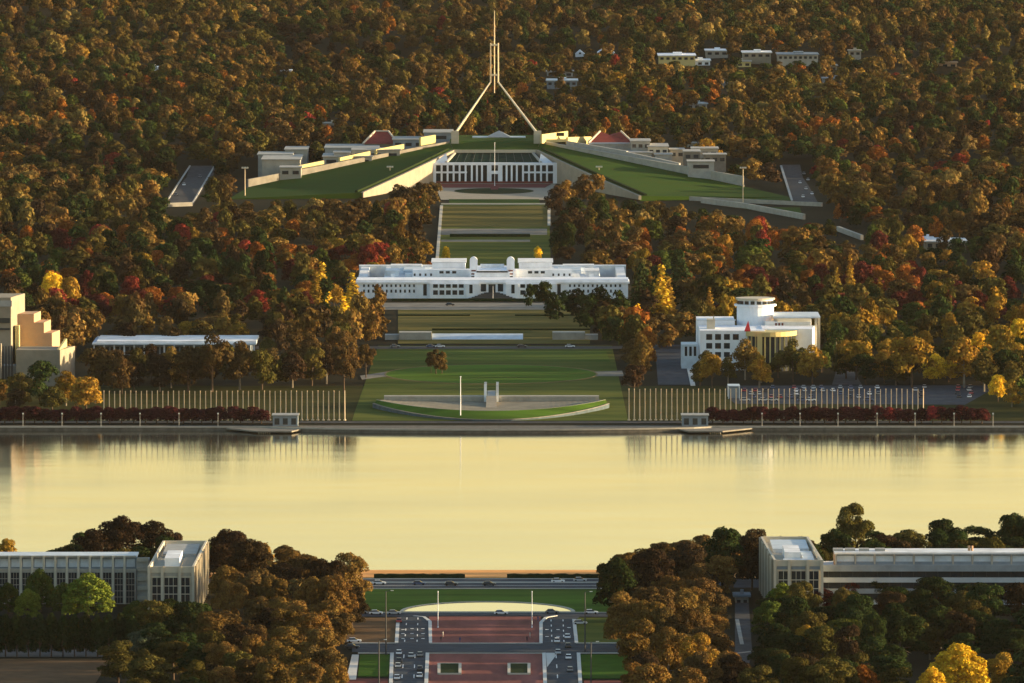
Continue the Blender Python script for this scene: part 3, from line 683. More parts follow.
    def bx(name, m_, px0, px1, rt, Y, dep, z0=None, win=0, roof=None):
        a = atY(px0, rt, Y); b = atY(px1, rt, Y); z0 = zf - 1 if z0 is None else z0
        MB().box(a.x, b.x, Y, Y + dep, z0, a.z).build(name, m_, t)
        MB().box(a.x - .6, b.x + .6, Y - .5, Y + dep + .5, a.z, a.z + .5).build(name + '_roof', roof or greyc, t)
        for k in range(win):
            x = a.x + (b.x - a.x) * (k + .5) / win; w_ = (b.x - a.x) / win * .3
            MB().box(x - w_, x + w_, Y - .15, Y - .003, a.z - 3.6, a.z - 1.6).build('window', glass, t)
    # left office wings
    bx('office_wing', conc, 280, 301, 168, 5452, 22, win=2); bx('office_wing', conc, 262, 300, 160, 5480, 60, win=0); bx('office_wing', greyc, 258, 292, 155, 5530, 35)
    bx('office_wing', conc, 285, 307, 150, 5560, 40); bx('office_wing', conc, 323, 372, 157, 5505, 40, win=3); bx('office_wing', greyc, 325, 378, 148.5, 5556, 50, win=1)
    bx('office_wing', conc, 352, 400, 150.5, 5520, 30, win=3); bx('office_wing', bluegrey, 393, 424, 140, 5580, 40, win=3); bx('office_wing', bluegrey, 424, 452, 133, 5590, 40, win=1)
    bx('office_wing', conc, 334, 350, 153, 5512, 20)
    # right office wings
    bx('office_wing', greyc, 590, 634, 144.5, 5575, 30); bx('office_wing', conc, 631, 650, 141.5, 5560, 30, win=3); bx('office_wing', stone, 648, 668, 147, 5550, 40, win=3)
    bx('office_wing', weath, 684, 700, 152, 5520, 26, win=2); bx('office_wing', conc, 692, 718, 149, 5560, 24, win=3); bx('office_wing', weath, 704, 726, 155, 5505, 18, win=3); bx('office_wing', conc, 670, 684, 150, 5565, 20, win=2)
    bx('office_wing', greyc, 688, 714, 162, 5462, 20, win=1); bx('office_wing', conc, 596, 652, 153, 5540, 25, win=2); bx('office_wing', greyc, 655, 672, 155, 5530, 20)
    # walls turned to the low sun on the right, its yellow in their colour too
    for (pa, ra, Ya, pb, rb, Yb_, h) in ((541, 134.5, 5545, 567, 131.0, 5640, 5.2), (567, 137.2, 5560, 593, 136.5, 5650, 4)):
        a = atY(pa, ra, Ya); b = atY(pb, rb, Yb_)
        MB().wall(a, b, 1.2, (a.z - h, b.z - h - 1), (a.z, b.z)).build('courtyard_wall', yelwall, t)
    a = atY(560, 133.3, 5608); MB().box(a.x - 2.4, a.x + 2.4, 5597, 5600, a.z - 1.2, a.z + .8).build('opening', glass, t)
    # red roofs
    def pyr(px0, px1, rb, peaks, rt, Y, dep):
        a = atY(px0, rb, Y); b = atY(px1, rb, Y); zt_ = atY(px0, rt, Y + dep / 2).z
        m = MB(); P = [atY(p, rt, Y + dep / 2).x for p in peaks]
        if len(P) == 1:
            m.v = [(a.x, Y, a.z), (b.x, Y, a.z), (b.x, Y + dep, a.z), (a.x, Y + dep, a.z), (P[0] - 3, Y + dep / 2, zt_), (P[0] + 5, Y + dep / 2, zt_)]
            m.f = [(0, 1, 5, 4), (1, 2, 5), (2, 3, 4, 5), (3, 0, 4)]
        else:
            mid = (P[0] + P[1]) / 2; zm = zt_ - (zt_ - a.z) * .45
            m.v = [(a.x, Y, a.z), (b.x, Y, a.z), (b.x, Y + dep, a.z), (a.x, Y + dep, a.z), (P[0], Y + dep / 2, zt_), (mid, Y + dep / 2, zm), (P[1], Y + dep / 2, zt_)]
            m.f = [(0, 1, 6, 5, 4), (1, 2, 6), (2, 3, 4, 5, 6), (3, 0, 4)]
        m.build('red_roof', redroof, t)
        m2 = MB()
        for (i, j) in ([(0, 4), (4, 5), (1, 5)] if len(P) == 1 else [(0, 4), (1, 6)]):
            m2.cyl(Vector(m.v[i]) + Vector((0, 0, .2)), Vector(m.v[j]) + Vector((0, 0, .2)), .6, .6, 5)
        m2.build('roof_ridge', stone, t)
        MB().box(a.x + 1, b.x - 1, Y + 1, Y + dep - 1, zf, a.z - .02).build('chamber_wall', conc2, t)
    pyr(363, 398, 143.8, (380,), 131.5, 5590, 34); pyr(588, 634, 143.6, (600, 621), 131.5, 5590, 34)
    # pavilion on top
    a = atY(475, 138.5, 5600); b = atY(523, 138.5, 5600); MB().box(a.x, b.x, 5600, 5610, a.z - 4, a.z).build('crest_pavilion', white, t)
    MB().box(a.x - 1.5, b.x + 1.5, 5599, 5611, a.z, a.z + 1).build('pavilion_roof', skyroof, t)
    xc = (a.x + b.x) / 2; m = MB(); m.v = [(xc - 7, 5598, a.z + .8), (xc + 7, 5598, a.z + .8), (xc + 7, 5612, a.z + .8), (xc - 7, 5612, a.z + .8), (xc, 5605, a.z + 4.5)]
    m.f = [(0, 1, 4), (1, 2, 4), (2, 3, 4), (3, 0, 4), (3, 2, 1, 0)]; m.build('pavilion_gable', bluegrey, t)
    a = atY(455, 136.5, 5620); b = atY(537, 136.5, 5620); MB().box(a.x, b.x, 5620, 5622, a.z - 3, a.z).build('crest_parapet', conc, t)
    # four-legged mast
    k = empty('mast', atY(494.3, 138, 5585), 'giant four-legged steel mast with slim central pole rising from the turf roof', 'flag mast')
    for dy in (-24, 24):
        Y = 5585 + dy * 1.0; Ym = 5585 + dy * .09
        for (pb, pm) in ((455, 490.6), (537.5, 498.2)):
            foot = atY(pb, 133.5 if dy < 0 else 134.5, Y); knee = atY(pm, 82, Ym); top = atY(pm, 43 if dy < 0 else 44, Ym)
            MB().box(foot.x - 2.2, foot.x + 2.2, Y - 2, Y + 2, foot.z - 7, foot.z + 1.5).build('footing', stone, k)
            MB().cyl(foot, knee, .66, .46, 8).cyl(knee - Vector((0, 0, .3)), top, .46, .36, 8).build('leg', steel, k)
    MB().cyl(atY(494.4, 93, 5585), atY(494.4, 42, 5585), .3, .3, 8).cyl(atY(494.4, 42, 5585), atY(494.4, 10.5, 5585), .34, .18, 8).build('centre_pole', steel, k)
    m = MB()
    for rr in (45, 75):
        p = atY(490.6, rr, 5585); q = atY(498.2, rr, 5585); m.box(p.x, q.x, 5583, 5587, p.z - .5, p.z + .5)
    m.build('bracing', steel, k)
    pole('flagpole', 494.7, 186, 143, .16, white, 'slim white flagpole before the centre of the columned front on the hill', 'flagpole', None, 'ball')
    # forecourt
    sheet('forecourt', [(434, 183.6), (556, 183.6), (549, 200), (441, 200)], conc2, .14)
    sheet('forecourt_red', [(438, 184.2), (552, 184.2), (545, 188), (444, 188)], redpave, .2)
    sheet('forecourt_pool', [(494 + 40 * math.cos(2 * math.pi * i / 28), 191.3 + 2.9 * math.sin(2 * math.pi * i / 28)) for i in range(28)], hedge_m, .22)
    sheet('forecourt_paving', [(489, 185), (500, 185), (498, 190), (491, 190)], redpave, .26)
    sheet('forecourt_grass', [(449, 199.6), (539, 199.6), (540, 203.5), (449, 203.5)], dgrass, .26)
    ribbon('forecourt_edge', [(441, 204.8), (549, 204.8)], 3, stone, .8, 1.0)
new_house()
# roads and walls round the hill
sheet('hill_road', [(164, 206), (190, 166), (216, 166), (193, 206)], asphalt2, .2)
ribbon('road_edge', [(165, 204), (190, 166)], .8, greyc, .4, .6); ribbon('road_edge', [(192, 204), (214, 167)], .8, greyc, .4, .6)
sheet('hill_road', [(782, 165), (800, 165), (818, 203), (793, 201)], asphalt2, .2)
ribbon('road_edge', [(781, 166), (792, 201)], 1.2, greyc, .5, .8)
def rwall(pts, h, lb, th=1.6, m_=conc):
    P = [atg(*p) for p in pts]; mb = MB()
    for i in range(len(P) - 1): mb.wall(P[i], P[i + 1], th, min(P[i].z, P[i + 1].z) - 1, (P[i].z + h, P[i + 1].z + h))
    single(mb, 'retaining_wall', m_, P[len(P) // 2], lb, 'wall')
rwall([(163, 207), (192, 206)], 2.2, 'short pale bridge parapet at the near end of the left hill road')
rwall([(690, 200.5), (822, 206.5)], 2.2, 'long low pale wall along the foot of the right turf ramp')
rwall([(702, 203), (748, 209), (804, 219.5)], 3.0, 'slanting pale concrete wall dropping right below the right turf ramp')
rwall([(838, 231), (862, 240)], 2.6, 'short pale wall among trees right of the slanting concrete wall')
sheet('turf_verge', [(735, 207.5), (800, 207.8), (803, 218), (760, 211.5)], dgrass, .2)
sheet('right_apron', [(640, 197), (792, 197.5), (792, 201), (690, 200)], dgrass, .2)
# ------------------------------------------------------------------ gallery building on the right (white, round tower)
def library():
    Y = atg(760, 371).y; zb = zg(0, Y); t = empty('white_gallery_building', (atY(755, 368, Y).x, Y, zb), 'angular white building with crenellated round tower and curved glass front', 'building')
    Y0 = Y
    X = lambda px, dy=0: atY(px, 340, Y + dy).x; Z = lambda row, dy=0: atY(755, row, Y + dy).z
    MB().box(X(700), X(765), Y + 4, Y + 40, zb - .5, Z(330.5, 4)).build('front_block', white, t)
    MB().box(X(699), X(737), Y + 41, Y + 70, zb, Z(320.5, 41)).build('rear_block', white, t)
    MB().box(X(698.6), X(738), Y + 40.8, Y + 41.4, Z(320.4, 41), Z(319.6, 41)).build('parapet', whiter, t)
    xs = [X(709.2 + 8.85 * i, 4) for i in range(4)]
    winrow(t, xs, Y + 4, Z(339.8, 4), Z(334, 4), 2.6); winrow(t, xs[:3], Y + 4, Z(348.6, 4), Z(343, 4), 2.6); winrow(t, xs[:3], Y + 4, Z(357, 4), Z(352, 4), 2.6)
    MB().box(X(707, 15), X(715, 15), Y + 15, Y + 22, Z(331, 15), Z(319.5, 15)).build('lift_house', stone, t)
    MB().box(X(713, 14), X(714.3, 14), Y + 14, Y + 14.7, Z(322, 14), Z(316, 14)).build('vent_pipe', stone, t)
    # tower
    xc, yc, rr = X(755.5, 45), Y + 50, (X(774, 45) - X(737, 45)) / 2; m = MB(); m.cyl((xc, yc, zb), (xc, yc, Z(306.5, 45)), rr, rr, 28).build('round_tower', white, t)
    MB().cyl((xc, yc, Z(306.4, 45)), (xc, yc, Z(304.6, 45)), rr + 1.2, rr + 1.2, 28).build('tower_ring', white, t)
    MB().cyl((xc, yc, Z(304.5, 45)), (xc, yc, Z(300, 45)), rr - .4, rr - .4, 28).build('tower_lantern', white, t)
    MB().cyl((xc, yc, Z(299.9, 45)), (xc, yc, Z(298.3, 45)), rr + .5, rr + .5, 28).build('tower_cap', stone, t)
    for k in range(18):
        a = 2 * math.pi * k / 18; q = rr - .25
        m = MB(); cx_, cy_ = xc + q * math.cos(a), yc + q * math.sin(a); tx, ty = -math.sin(a) * .9, math.cos(a) * .9; ox, oy = math.cos(a) * .3, math.sin(a) * .3
        m.prism([(cx_ - tx - ox, cy_ - ty - oy), (cx_ + tx - ox, cy_ + ty - oy), (cx_ + tx + ox, cy_ + ty + oy), (cx_ - tx + ox, cy_ - ty + oy)], Z(304.2, 45), Z(301, 45)); m.build('tower_window', glass, t)
    # right hall with canopy
    MB().prism([(X(763), Y + 12), (X(813), Y + 10), (X(817), Y + 34), (X(763), Y + 34)], zb, Z(329, 10)).build('right_hall', white, t)
    MB().prism([(X(765, 36), Y + 35), (X(811, 36), Y + 35), (X(813, 36), Y + 60), (X(765, 36), Y + 60)], zb, Z(322, 35)).build('upper_hall', whiter, t)
    winrow(t, [X(776 + 3.2 * i, 35) for i in range(3)], Y + 35, Z(326, 35), Z(323, 35), .8, redpave)
    MB().box(X(773, 34), X(820, 34), Y + 30, Y + 64, Z(318.2, 30), Z(316.6, 30)).build('canopy', skyroof, t)
    for px, dy in ((816, 31), (819, 60)):
        MB().box(X(px, dy) - .55, X(px, dy) + .55, Y + dy, Y + dy + 1.1, zb, Z(318.4, dy)).build('canopy_column', stone, t)
    # curved front
    m = MB(); g = MB(); n = 16; cxx, cyy, rw = X(770), Y + 12, (X(797) - X(745)) / 2
    pts = [(cxx + rw * math.cos(a), cyy + 15 * -math.sin(a)) for a in [math.pi * i / n for i in range(n + 1)]]
    g.prism(pts, zb, Z(336.5, 0)); g.build('curved_glazing', glass, t)
    for i in range(n + 1):
        x, y = pts[i]; m.box(x - .3, x + .3, y - .3, y + .3, zb, Z(336.6, 0))
    m.build('mullions', yelwall, t)
    p2 = [(cxx + (rw + .8) * math.cos(a), cyy + 15.8 * -math.sin(a)) for a in [math.pi * i / n for i in range(n + 1)]]
    MB().prism(p2, Z(336.4), Z(331.8)).build('curved_parapet', yelwall, t)
    MB().box(X(757), X(762), Y - 4, Y - 3, zb, Z(333)).build('entrance_pylon', yelwall, t)
    # annex
    MB().box(X(682), X(698.3), Y + 12, Y + 30, zb, Z(344.5, 12)).build('annex', skyroof, t)
    winrow(t, [X(686 + 4.5 * i, 12) for i in range(3)], Y + 12, Z(356, 12), Z(346.5, 12), 1.1)
    MB().prism([(X(744), Y - 8), (X(750), Y - 8), (X(748), Y - 4)], Z(331.5, -8), [Z(330.5, -8), Z(330.5, -8), Z(321, -8)]).build('red_sculpture', redm, t)
    # bus shelter like glass box near the car park
    p = atg(731, 399); t = empty('glass_shelter', p, 'small pale glass shelter at the left end of the car park', 'shelter')
    a, b = atY(728, 393, p.y).x, atY(740, 393, p.y).x; z1 = atY(730, 386.5, p.y).z
    MB().box(a, b, p.y, p.y + 12, z1, z1 + .3).build('roof', skyroof, t)
    for x in (a + .2, b - .2):
        for yy in (.2, 11.8): MB().box(x - .15, x + .15, p.y + yy - .15, p.y + yy + .15, p.z, z1 - .003).build('post', whiter, t)
    MB().box(a + .4, b - .4, p.y + .5, p.y + .6, p.z + .3, z1 - .4).build('pane', bluegrey, t)
library()
# ------------------------------------------------------------------ stepped concrete court building at the left edge
def court():
    Y = atg(40, 388).y; zb = zg(0, Y); t = empty('stepped_concrete_building', (atY(30, 388, Y).x, Y, zb), 'tall stepped beige concrete building cut by the left edge, its right faces sunlit', 'building')
    X = lambda px, dy=0: atY(px, 340, Y + dy).x; Z = lambda row, dy=0: atY(30, row, Y + dy).z
    def bw(name, m_, px0, px1, dy, dep, rt, skew=0, zb_=None):
        a, b = X(px0, dy), X(px1, dy); z1 = Z(rt, dy); MB().prism([(a, Y + dy), (b, Y + dy), (b + skew, Y + dy + dep), (a, Y + dy + dep)], zb if zb_ is None else zb_, z1).build(name, m_, t)
    bw('tower_block', conc2, -60, 11, 26, 30, 297.5, 4.5); bw('stair_tower', yelwall, 15, 19, 30, 8, 326)
    MB().box(X(-60, 26), X(12, 26), Y + 25.6, Y + 25.9, Z(306.5, 26), Z(302.8, 26) + 1).build('window_band', greyc, t)
    MB().box(X(-60, 26), X(10, 26), Y + 25.5, Y + 25.95, Z(323, 26), Z(318, 26)).build('window_band', glass, t)
    MB().box(X(-60, 26), X(10, 26), Y + 25.5, Y + 25.95, Z(330, 26), Z(328, 26)).build('window_band', glass, t)
    bw('stepped_wing', peach, 16, 34, 40, 20, 314, 2); bw('stepped_wing', peach, 34.02, 44, 40, 20, 322.5, 2); bw('stepped_wing', peach, 44.02, 52, 40, 20, 333, 2.5)
    bw('low_block', conc2, 16, 57, 8, 24, 350, 0); bw('low_block', conc2, 57.02, 60, 7.6, 26, 350, 5.2)
    MB().prism([(X(57, 9), Y + 9), (X(57, 9) + 1, Y + 9), (X(67, 30), Y + 30), (X(67, 30) - 1, Y + 30)], Z(352), [Z(349.5, 9), Z(349.5, 9), Z(338.5, 30), Z(338.5, 30)]).build('raking_fin', yelwall, t)
    bw('podium', greyc, -60, 15.6, 12, 13, 366, 0); bw('pier', conc2, -60, 1, 4, 6, 344)
    for k in range(4): MB().box(X(3 + k * 3, 12) - .3, X(3 + k * 3, 12) + .3, Y + 11, Y + 11.9, zb, Z(346, 12)).build('column', dmetal, t)
    # long flat building behind trees
    Y = atg(170, 357).y; zb = zg(0, Y); t = empty('long_low_building', (atY(170, 357, Y).x, Y, zb), 'long low glass-walled building with flat white roof behind brown trees', 'building')
    X = lambda px, dy=0: atY(px, 340, Y + dy).x; Z = lambda row, dy=0: atY(170, row, Y + dy).z
    MB().box(X(98), X(250), Y + 4, Y + 45, zb, Z(345.5, 4)).build('glazed_wall', bluegrey, t)
    winrow(t, [X(102 + 5 * i) for i in range(29)], Y + 4, Z(355), Z(347.5), 1.5)
    MB().box(X(92), X(256), Y, Y + 50, Z(345), Z(343.4)).build('roof', skyroof, t)
    MB().box(X(96), X(256), Y + 6, Y + 48, Z(343.3), Z(341.2, 6)).build('upper_roof', whiter, t)
    for i in range(17): MB().box(X(94 + 10 * i) - .2, X(94 + 10 * i) + .2, Y + .5, Y + .9, zb, Z(345.05)).build('column', white, t)
court()
# ------------------------------------------------------------------ near office buildings
def offices():
    def tower(px0, px1, rf, Yf, dep, skew, lb, sunny, nbay):
        a, b = atY(px0, rf, Yf), atY(px1, rf, Yf); z1 = a.z; zb = zg(0, Yf) - .5
        t = empty('office_tower', ((a.x + b.x) / 2, Yf, zb), lb, 'office building')
        P = [Vector((a.x, Yf)), Vector((b.x, Yf)), Vector((b.x + skew, Yf + dep)), Vector((a.x + skew, Yf + dep))]
        MB().prism(P, zb, z1 - 2.0).build('body', stone, t)
        for i, (p, q) in enumerate(((0, 1), (1, 2), (2, 3), (3, 0))):
            MB().wall(P[p], P[q], .7, z1 - 1.98, z1 + .003 * i).build('parapet', stone, t)
        W = b.x - a.x; g = MB()
        segs = [(.07, .29), (.345, .655), (.71, .93)]
        for (u, v) in segs:
            x0, x1 = a.x + W * u, a.x + W * v
            MB().box(x0, x1, Yf - .12, Yf - .004, zb + 1, z1 - 3.6).build('window_panel', glass, t)
            n = max(2, int((x1 - x0) / 1.2)); m = MB()
            for k in range(n + 1): xx = x0 + (x1 - x0) * k / n; m.box(xx - .08, xx + .08, Yf - .38, Yf - .125, zb + 1, z1 - 3.6)
            for k in range(1, 5): zz = zb + (z1 - 3.6 - zb) * k / 5; m.box(x0, x1, Yf - .30, Yf - .13, zz - .13, zz + .13)
            m.build('mullions', stone, t)
        for (u, v) in ((.04, .32), (.35, .65), (.68, .96)):
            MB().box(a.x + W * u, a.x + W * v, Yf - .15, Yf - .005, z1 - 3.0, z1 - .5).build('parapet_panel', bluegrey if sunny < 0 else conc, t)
        for u in (0, .3, .7, 1): x = a.x + W * u; MB().box(x - .45, x + .45, Yf - .8, Yf - .39, zb, z1 + .1).build('fin', stone, t)
        # side fins catching the light
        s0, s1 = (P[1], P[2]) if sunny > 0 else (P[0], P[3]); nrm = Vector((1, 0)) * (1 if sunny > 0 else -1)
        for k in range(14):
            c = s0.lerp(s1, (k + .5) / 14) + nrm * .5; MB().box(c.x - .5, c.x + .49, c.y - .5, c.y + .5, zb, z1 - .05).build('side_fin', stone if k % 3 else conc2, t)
            c = s0.lerp(s1, (k + .98) / 14) + nrm * .1; MB().box(c.x - .12, c.x + .12, c.y - 1.6, c.y + 1.6, zb + 1, z1 - 3.5).build('side_window', glass, t)
        # roof
        cx = (a.x + b.x) / 2
        MB().box(cx - W * .22 + skew * .3, cx + W * .12 + skew * .3, Yf + dep * .2, Yf + dep * .5, z1 - 1.97, z1 + 1.0).build('plant_room', whiter, t)
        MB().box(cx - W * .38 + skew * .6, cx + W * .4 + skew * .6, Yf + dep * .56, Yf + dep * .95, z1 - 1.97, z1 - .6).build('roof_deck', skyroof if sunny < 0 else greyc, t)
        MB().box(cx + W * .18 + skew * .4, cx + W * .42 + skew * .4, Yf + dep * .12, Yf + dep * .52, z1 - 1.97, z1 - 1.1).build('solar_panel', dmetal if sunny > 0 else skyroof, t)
        if sunny < 0: MB().box(cx - W * .3, cx + W * .16, Yf + dep * .05, Yf + dep * .18, z1 - 1.97, z1 - .9).build('roof_deck', skyroof, t)
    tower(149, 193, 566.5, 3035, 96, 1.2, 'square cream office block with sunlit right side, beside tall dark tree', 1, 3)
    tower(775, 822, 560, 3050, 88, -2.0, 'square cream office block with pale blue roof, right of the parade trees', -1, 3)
    # long wings
    Yf = 3085; zb = 3.0
    a, b = atY(-60, 556, Yf), atY(136, 556, Yf); z1 = a.z
    t = empty('office_wing_building', ((a.x + b.x) / 2, Yf, zb), 'long grey windowed office wing at lower left joined behind leafy green trees', 'office building')
    zg1 = atY(100, 569.5, Yf).z
    MB().box(a.x, b.x, Yf, Yf + 16, zb, zg1).build('body', greyc, t)
    MB().box(a.x, b.x, Yf + 4, Yf + 14, zg1 + .01, z1 - .5).build('penthouse', bluegrey, t)
    MB().box(a.x - .3, b.x + .3, Yf + 2, Yf + 15.5, z1 - .49, z1).build('penthouse_roof', skyroof, t)
    n = 17; st = (b.x - a.x) / n
    MB().box(a.x, b.x, Yf - .2, Yf - .01, zg1 - .6, zg1 + .2).build('ledge', conc, t)
    MB().box(a.x, b.x, Yf - .2, Yf + .1, z1 - .48, z1 + .1).build('top_rail', conc, t)
    for k in range(n):
        x = a.x + st * k; MB().box(x - .35, x + .35, Yf - .5, Yf - .21, zb, z1 + .05).build('fin', stone, t)
        x0, x1 = x + .5, x + st - .5; MB().box(x0, x1, Yf - .1, Yf - .004, zb + 1, zg1 - 1).build('window_panel', glass, t)
        m = MB()
        for j in range(4): xx = x0 + (x1 - x0) * j / 3; m.box(xx - .05, xx + .05, Yf - .25, Yf - .105, zb + 1, zg1 - 1)
        for j in range(1, 5): zz = zb + 1 + (zg1 - zb - 2) * j / 5; m.box(x0, x1, Yf - .2, Yf - .11, zz - .08, zz + .08)
        m.build('mullions', conc, t)
        MB().box(x + .5, x + st - .5, Yf + 3.85, Yf + 3.996, zg1 + .5, z1 - 1.2).build('penthouse_window', skyroof, t)
    x0 = b.x + .2; x1 = atY(148.5, 560, Yf).x
    t2 = t
    zl = atY(140, 559, Yf).z
    MB().box(x0 - .1, x1, Yf + 1, Yf + 12, zb, zl - .5).build('link_block', greyc, t)
    for k in range(5): MB().box(x0, x1 - .1, Yf + .3, Yf + .99, zb + 2 + k * 3.1, zb + 3.3 + k * 3.1).build('link_balcony', conc, t)
    Yf = 3075
    a, b = atY(836, 553, Yf), atY(1090, 553, Yf); z1 = atY(900, 553.5, Yf).z; zw = atY(900, 566, Yf).z
    xl = atY(822.5, 560, Yf).x
    t = empty('office_wing_building', ((xl + b.x) / 2, Yf, zb), 'long striped office wing with dark window bands and glazed top floor at lower right', 'office building')
    MB().box(xl, b.x, Yf, Yf + 18, zb, zw).build('body', whiter, t)
    MB().box(xl + .1, b.x, Yf - .9, Yf - .3, zw - 1.7, zw + .4).build('spandrel', bluegrey, t)
    r = [573.5, 579, 585.5, 591.5, 597]
    Z = lambda q: atY(900, q, Yf).z
    for i in range(4):
        zt_, zb_ = zw - 1.72 - i * 3.6, zw - 3.7 - i * 3.6
        MB().box(xl + .1, b.x, Yf - .08, Yf - .004, zb_, zt_).build('window_band', glass, t)
        MB().box(xl + .1, b.x, Yf - .9, Yf - .3, zb_ - 1.58, zb_ - .004).build('spandrel', bluegrey if i % 2 else mat('blue_white_panel', (.36, .42, .48), .6, .15, .2), t)
        for k in range(22):
            x = xl + (b.x - xl) * (k + .5) / 22
            if i < 2: MB().box(x - .05, x + .05, Yf - .2, Yf - .09, zb_, zt_).build('mullion', dmetal, t)
    MB().box(a.x, b.x, Yf + 3, Yf + 16, zw + .01, z1 - .4).build('penthouse', bluegrey, t)
    MB().box(a.x - .4, b.x, Yf + 1.5, Yf + 17, z1 - .39, z1 + .2).build('penthouse_roof', whiter, t)
    MB().box(a.x - .6, a.x - .01, Yf + 2.9, Yf + 9, zw + .01, z1 - .4).build('end_wall', peach, t)
    n = 13; st = (b.x - a.x) / n
    for k in range(n):
        x = a.x + st * k; MB().box(x + .4, x + st - .4, Yf + 2.9, Yf + 2.996, zw + 1.2, z1 - 1).build('penthouse_window', skyroof, t)
        MB().box(x - .25, x + .25, Yf + 1.6, Yf + 2.2, zw + .4, z1 - .4).build('penthouse_post', conc, t)
    for px in (838, 850, 864, 880):
        p = atY(px, 552, Yf + 8); MB().box(p.x - 1.6, p.x + 1.6, Yf + 6, Yf + 10, z1 + .21, z1 + 1).build('roof_unit', greyc, t)
    for px in (969, 972): p = atY(px, 552, Yf + 8); MB().cyl((p.x, Yf + 8, z1 + .2), (p.x, Yf + 8, z1 + 1.8), .4, .4, 8).build('vent', peach, t)
offices()
# ------------------------------------------------------------------ houses in the far woods
def house(px, row, wpx, hpx, dep, m_, rm, lb, gable=False, nwin=3, name='suburban_building'):
    p = atg(px, row); s = mpp(p.y); w = wpx * s; h = hpx * s; t = empty(name, p, lb, 'building')
    z0, z1 = p.z - 3, p.z + h
    if gable:
        MB().box(p.x - w / 2, p.x + w / 2, p.y, p.y + dep, z0, p.z + h * .4).build('wall', m_, t)
        m = MB(); a, b = p.x - w * .55, p.x + w * .55; zz = p.z + h * .4
        m.v = [(a, p.y - .4, zz), (b, p.y - .4, zz), (p.x, p.y - .4, z1), (a, p.y + dep, zz), (b, p.y + dep, zz), (p.x, p.y + dep, z1)]; m.f = [(0, 1, 2), (3, 5, 4), (0, 2, 5, 3), (1, 4, 5, 2), (0, 3, 4, 1)]
        m.build('roof', rm, t)
        MB().box(p.x - w * .12, p.x + w * .12, p.y - .5, p.y - .41, zz + .1, zz + h * .25).build('window', glass, t)
    else:
        MB().box(p.x - w / 2, p.x + w / 2, p.y, p.y + dep, z0, z1).build('wall', m_, t)
        MB().box(p.x - w / 2 - .8, p.x + w / 2 + .8, p.y - .8, p.y + dep + .8, z1, z1 + .7).build('roof', rm, t)
        MB().box(p.x - w * .1, p.x + w * .15, p.y + dep * .3, p.y + dep * .6, z1 + .71, z1 + 2).build('plant_room', rm, t)
        for k in range(nwin):
            x = p.x - w / 2 + w * (k + .5) / nwin; MB().box(x - w / nwin * .28, x + w / nwin * .28, p.y - .15, p.y - .003, z1 - 2.6, z1 - .9).build('window', glass, t)
HOUSES = [(677, 67, 36, 11, 40, yelwall, white, 'pale flat-roofed block, left end of the cluster high in the far woods', False, 6),
 (700, 66, 20, 5, 30, white, whiter, 'low white building just right of the pale block in the far woods', False, 3),
 (717, 58, 22, 7, 26, conc, white, 'small pale stepped building above centre of the far cluster', False, 3),
 (757, 64, 28, 11, 30, conc2, whiter, 'cream block with light roof in the middle of the far cluster', False, 4),
 (740, 67, 22, 5, 20, yelwall, conc, 'low cream building left of the cream block in the far woods', False, 3),
 (798, 66, 40, 11, 36, conc, bluegrey, 'largest grey flat-roofed block at the right of the far cluster', False, 8),
 (826, 70, 22, 4, 20, conc2, greyc, 'low wing at the right foot of the largest far block', False, 3),
 (606, 57, 16, 10, 24, white, white, 'white gabled house in the woods right of the mast', True, 1),
 (580, 57, 9, 7, 16, white, white, 'tiny white gabled house left of the larger gabled one', True, 1),
 (562, 89, 30, 8, 25, bluegrey, skyroof, 'blue grey low building among trees below the gabled houses', False, 5),
 (560, 76, 26, 4, 20, greyc, greyc, 'dim grey flat roof above the blue grey low building', False, 3),
 (738, 88, 30, 4, 20, greyc, bluegrey, 'grey low roofs in shade below the far cluster', False, 4),
 (838, 85, 30, 6, 20, bluegrey, bluegrey, 'dull blue grey shed at right below the far cluster', False, 3),
 (697, 108, 20, 4, 16, greyc, skyroof, 'small pale roof among dark trees above the right turf ramp', False, 3),
 (152, 73, 20, 5, 20, white, white, 'lone white flat roof high in the woods at far left', False, 3),
 (285, 75, 12, 4, 14, conc, whiter, 'small pale roof in the woods left of the mast', False, 2),
 (946, 252, 40, 10, 30, conc2, whiter, 'white flat-roofed building among trees at the far right middle', False, 5),
 (928, 244, 10, 5, 16, yelwall, white, 'small cream block left of the white flat-roofed building on the right', False, 1),
 (38, 252, 20, 5, 14, bluegrey, whiter, 'small pale roof among orange trees at the left edge', False, 2),
 (700, 147, 26, 3, 14, stone, conc, 'low stone roof behind the right office wings', False, 3),
 (855, 60, 12, 9, 12, conc, conc, 'narrow grey building right of the far cluster', False, 2),
 (945, 66, 24, 3, 14, peach, peach, 'low brown roof in the upper right woods', False, 3),
 (333, 127, 22, 3, 14, conc, conc, 'thin pale roof above the left office wings', False, 3),
 (742, 603, 13, 6, 10, greyc, bluegrey, 'pale kiosk roof among dark trees left of the right office tower', False, 2)]
for h_ in HOUSES: house(*h_)
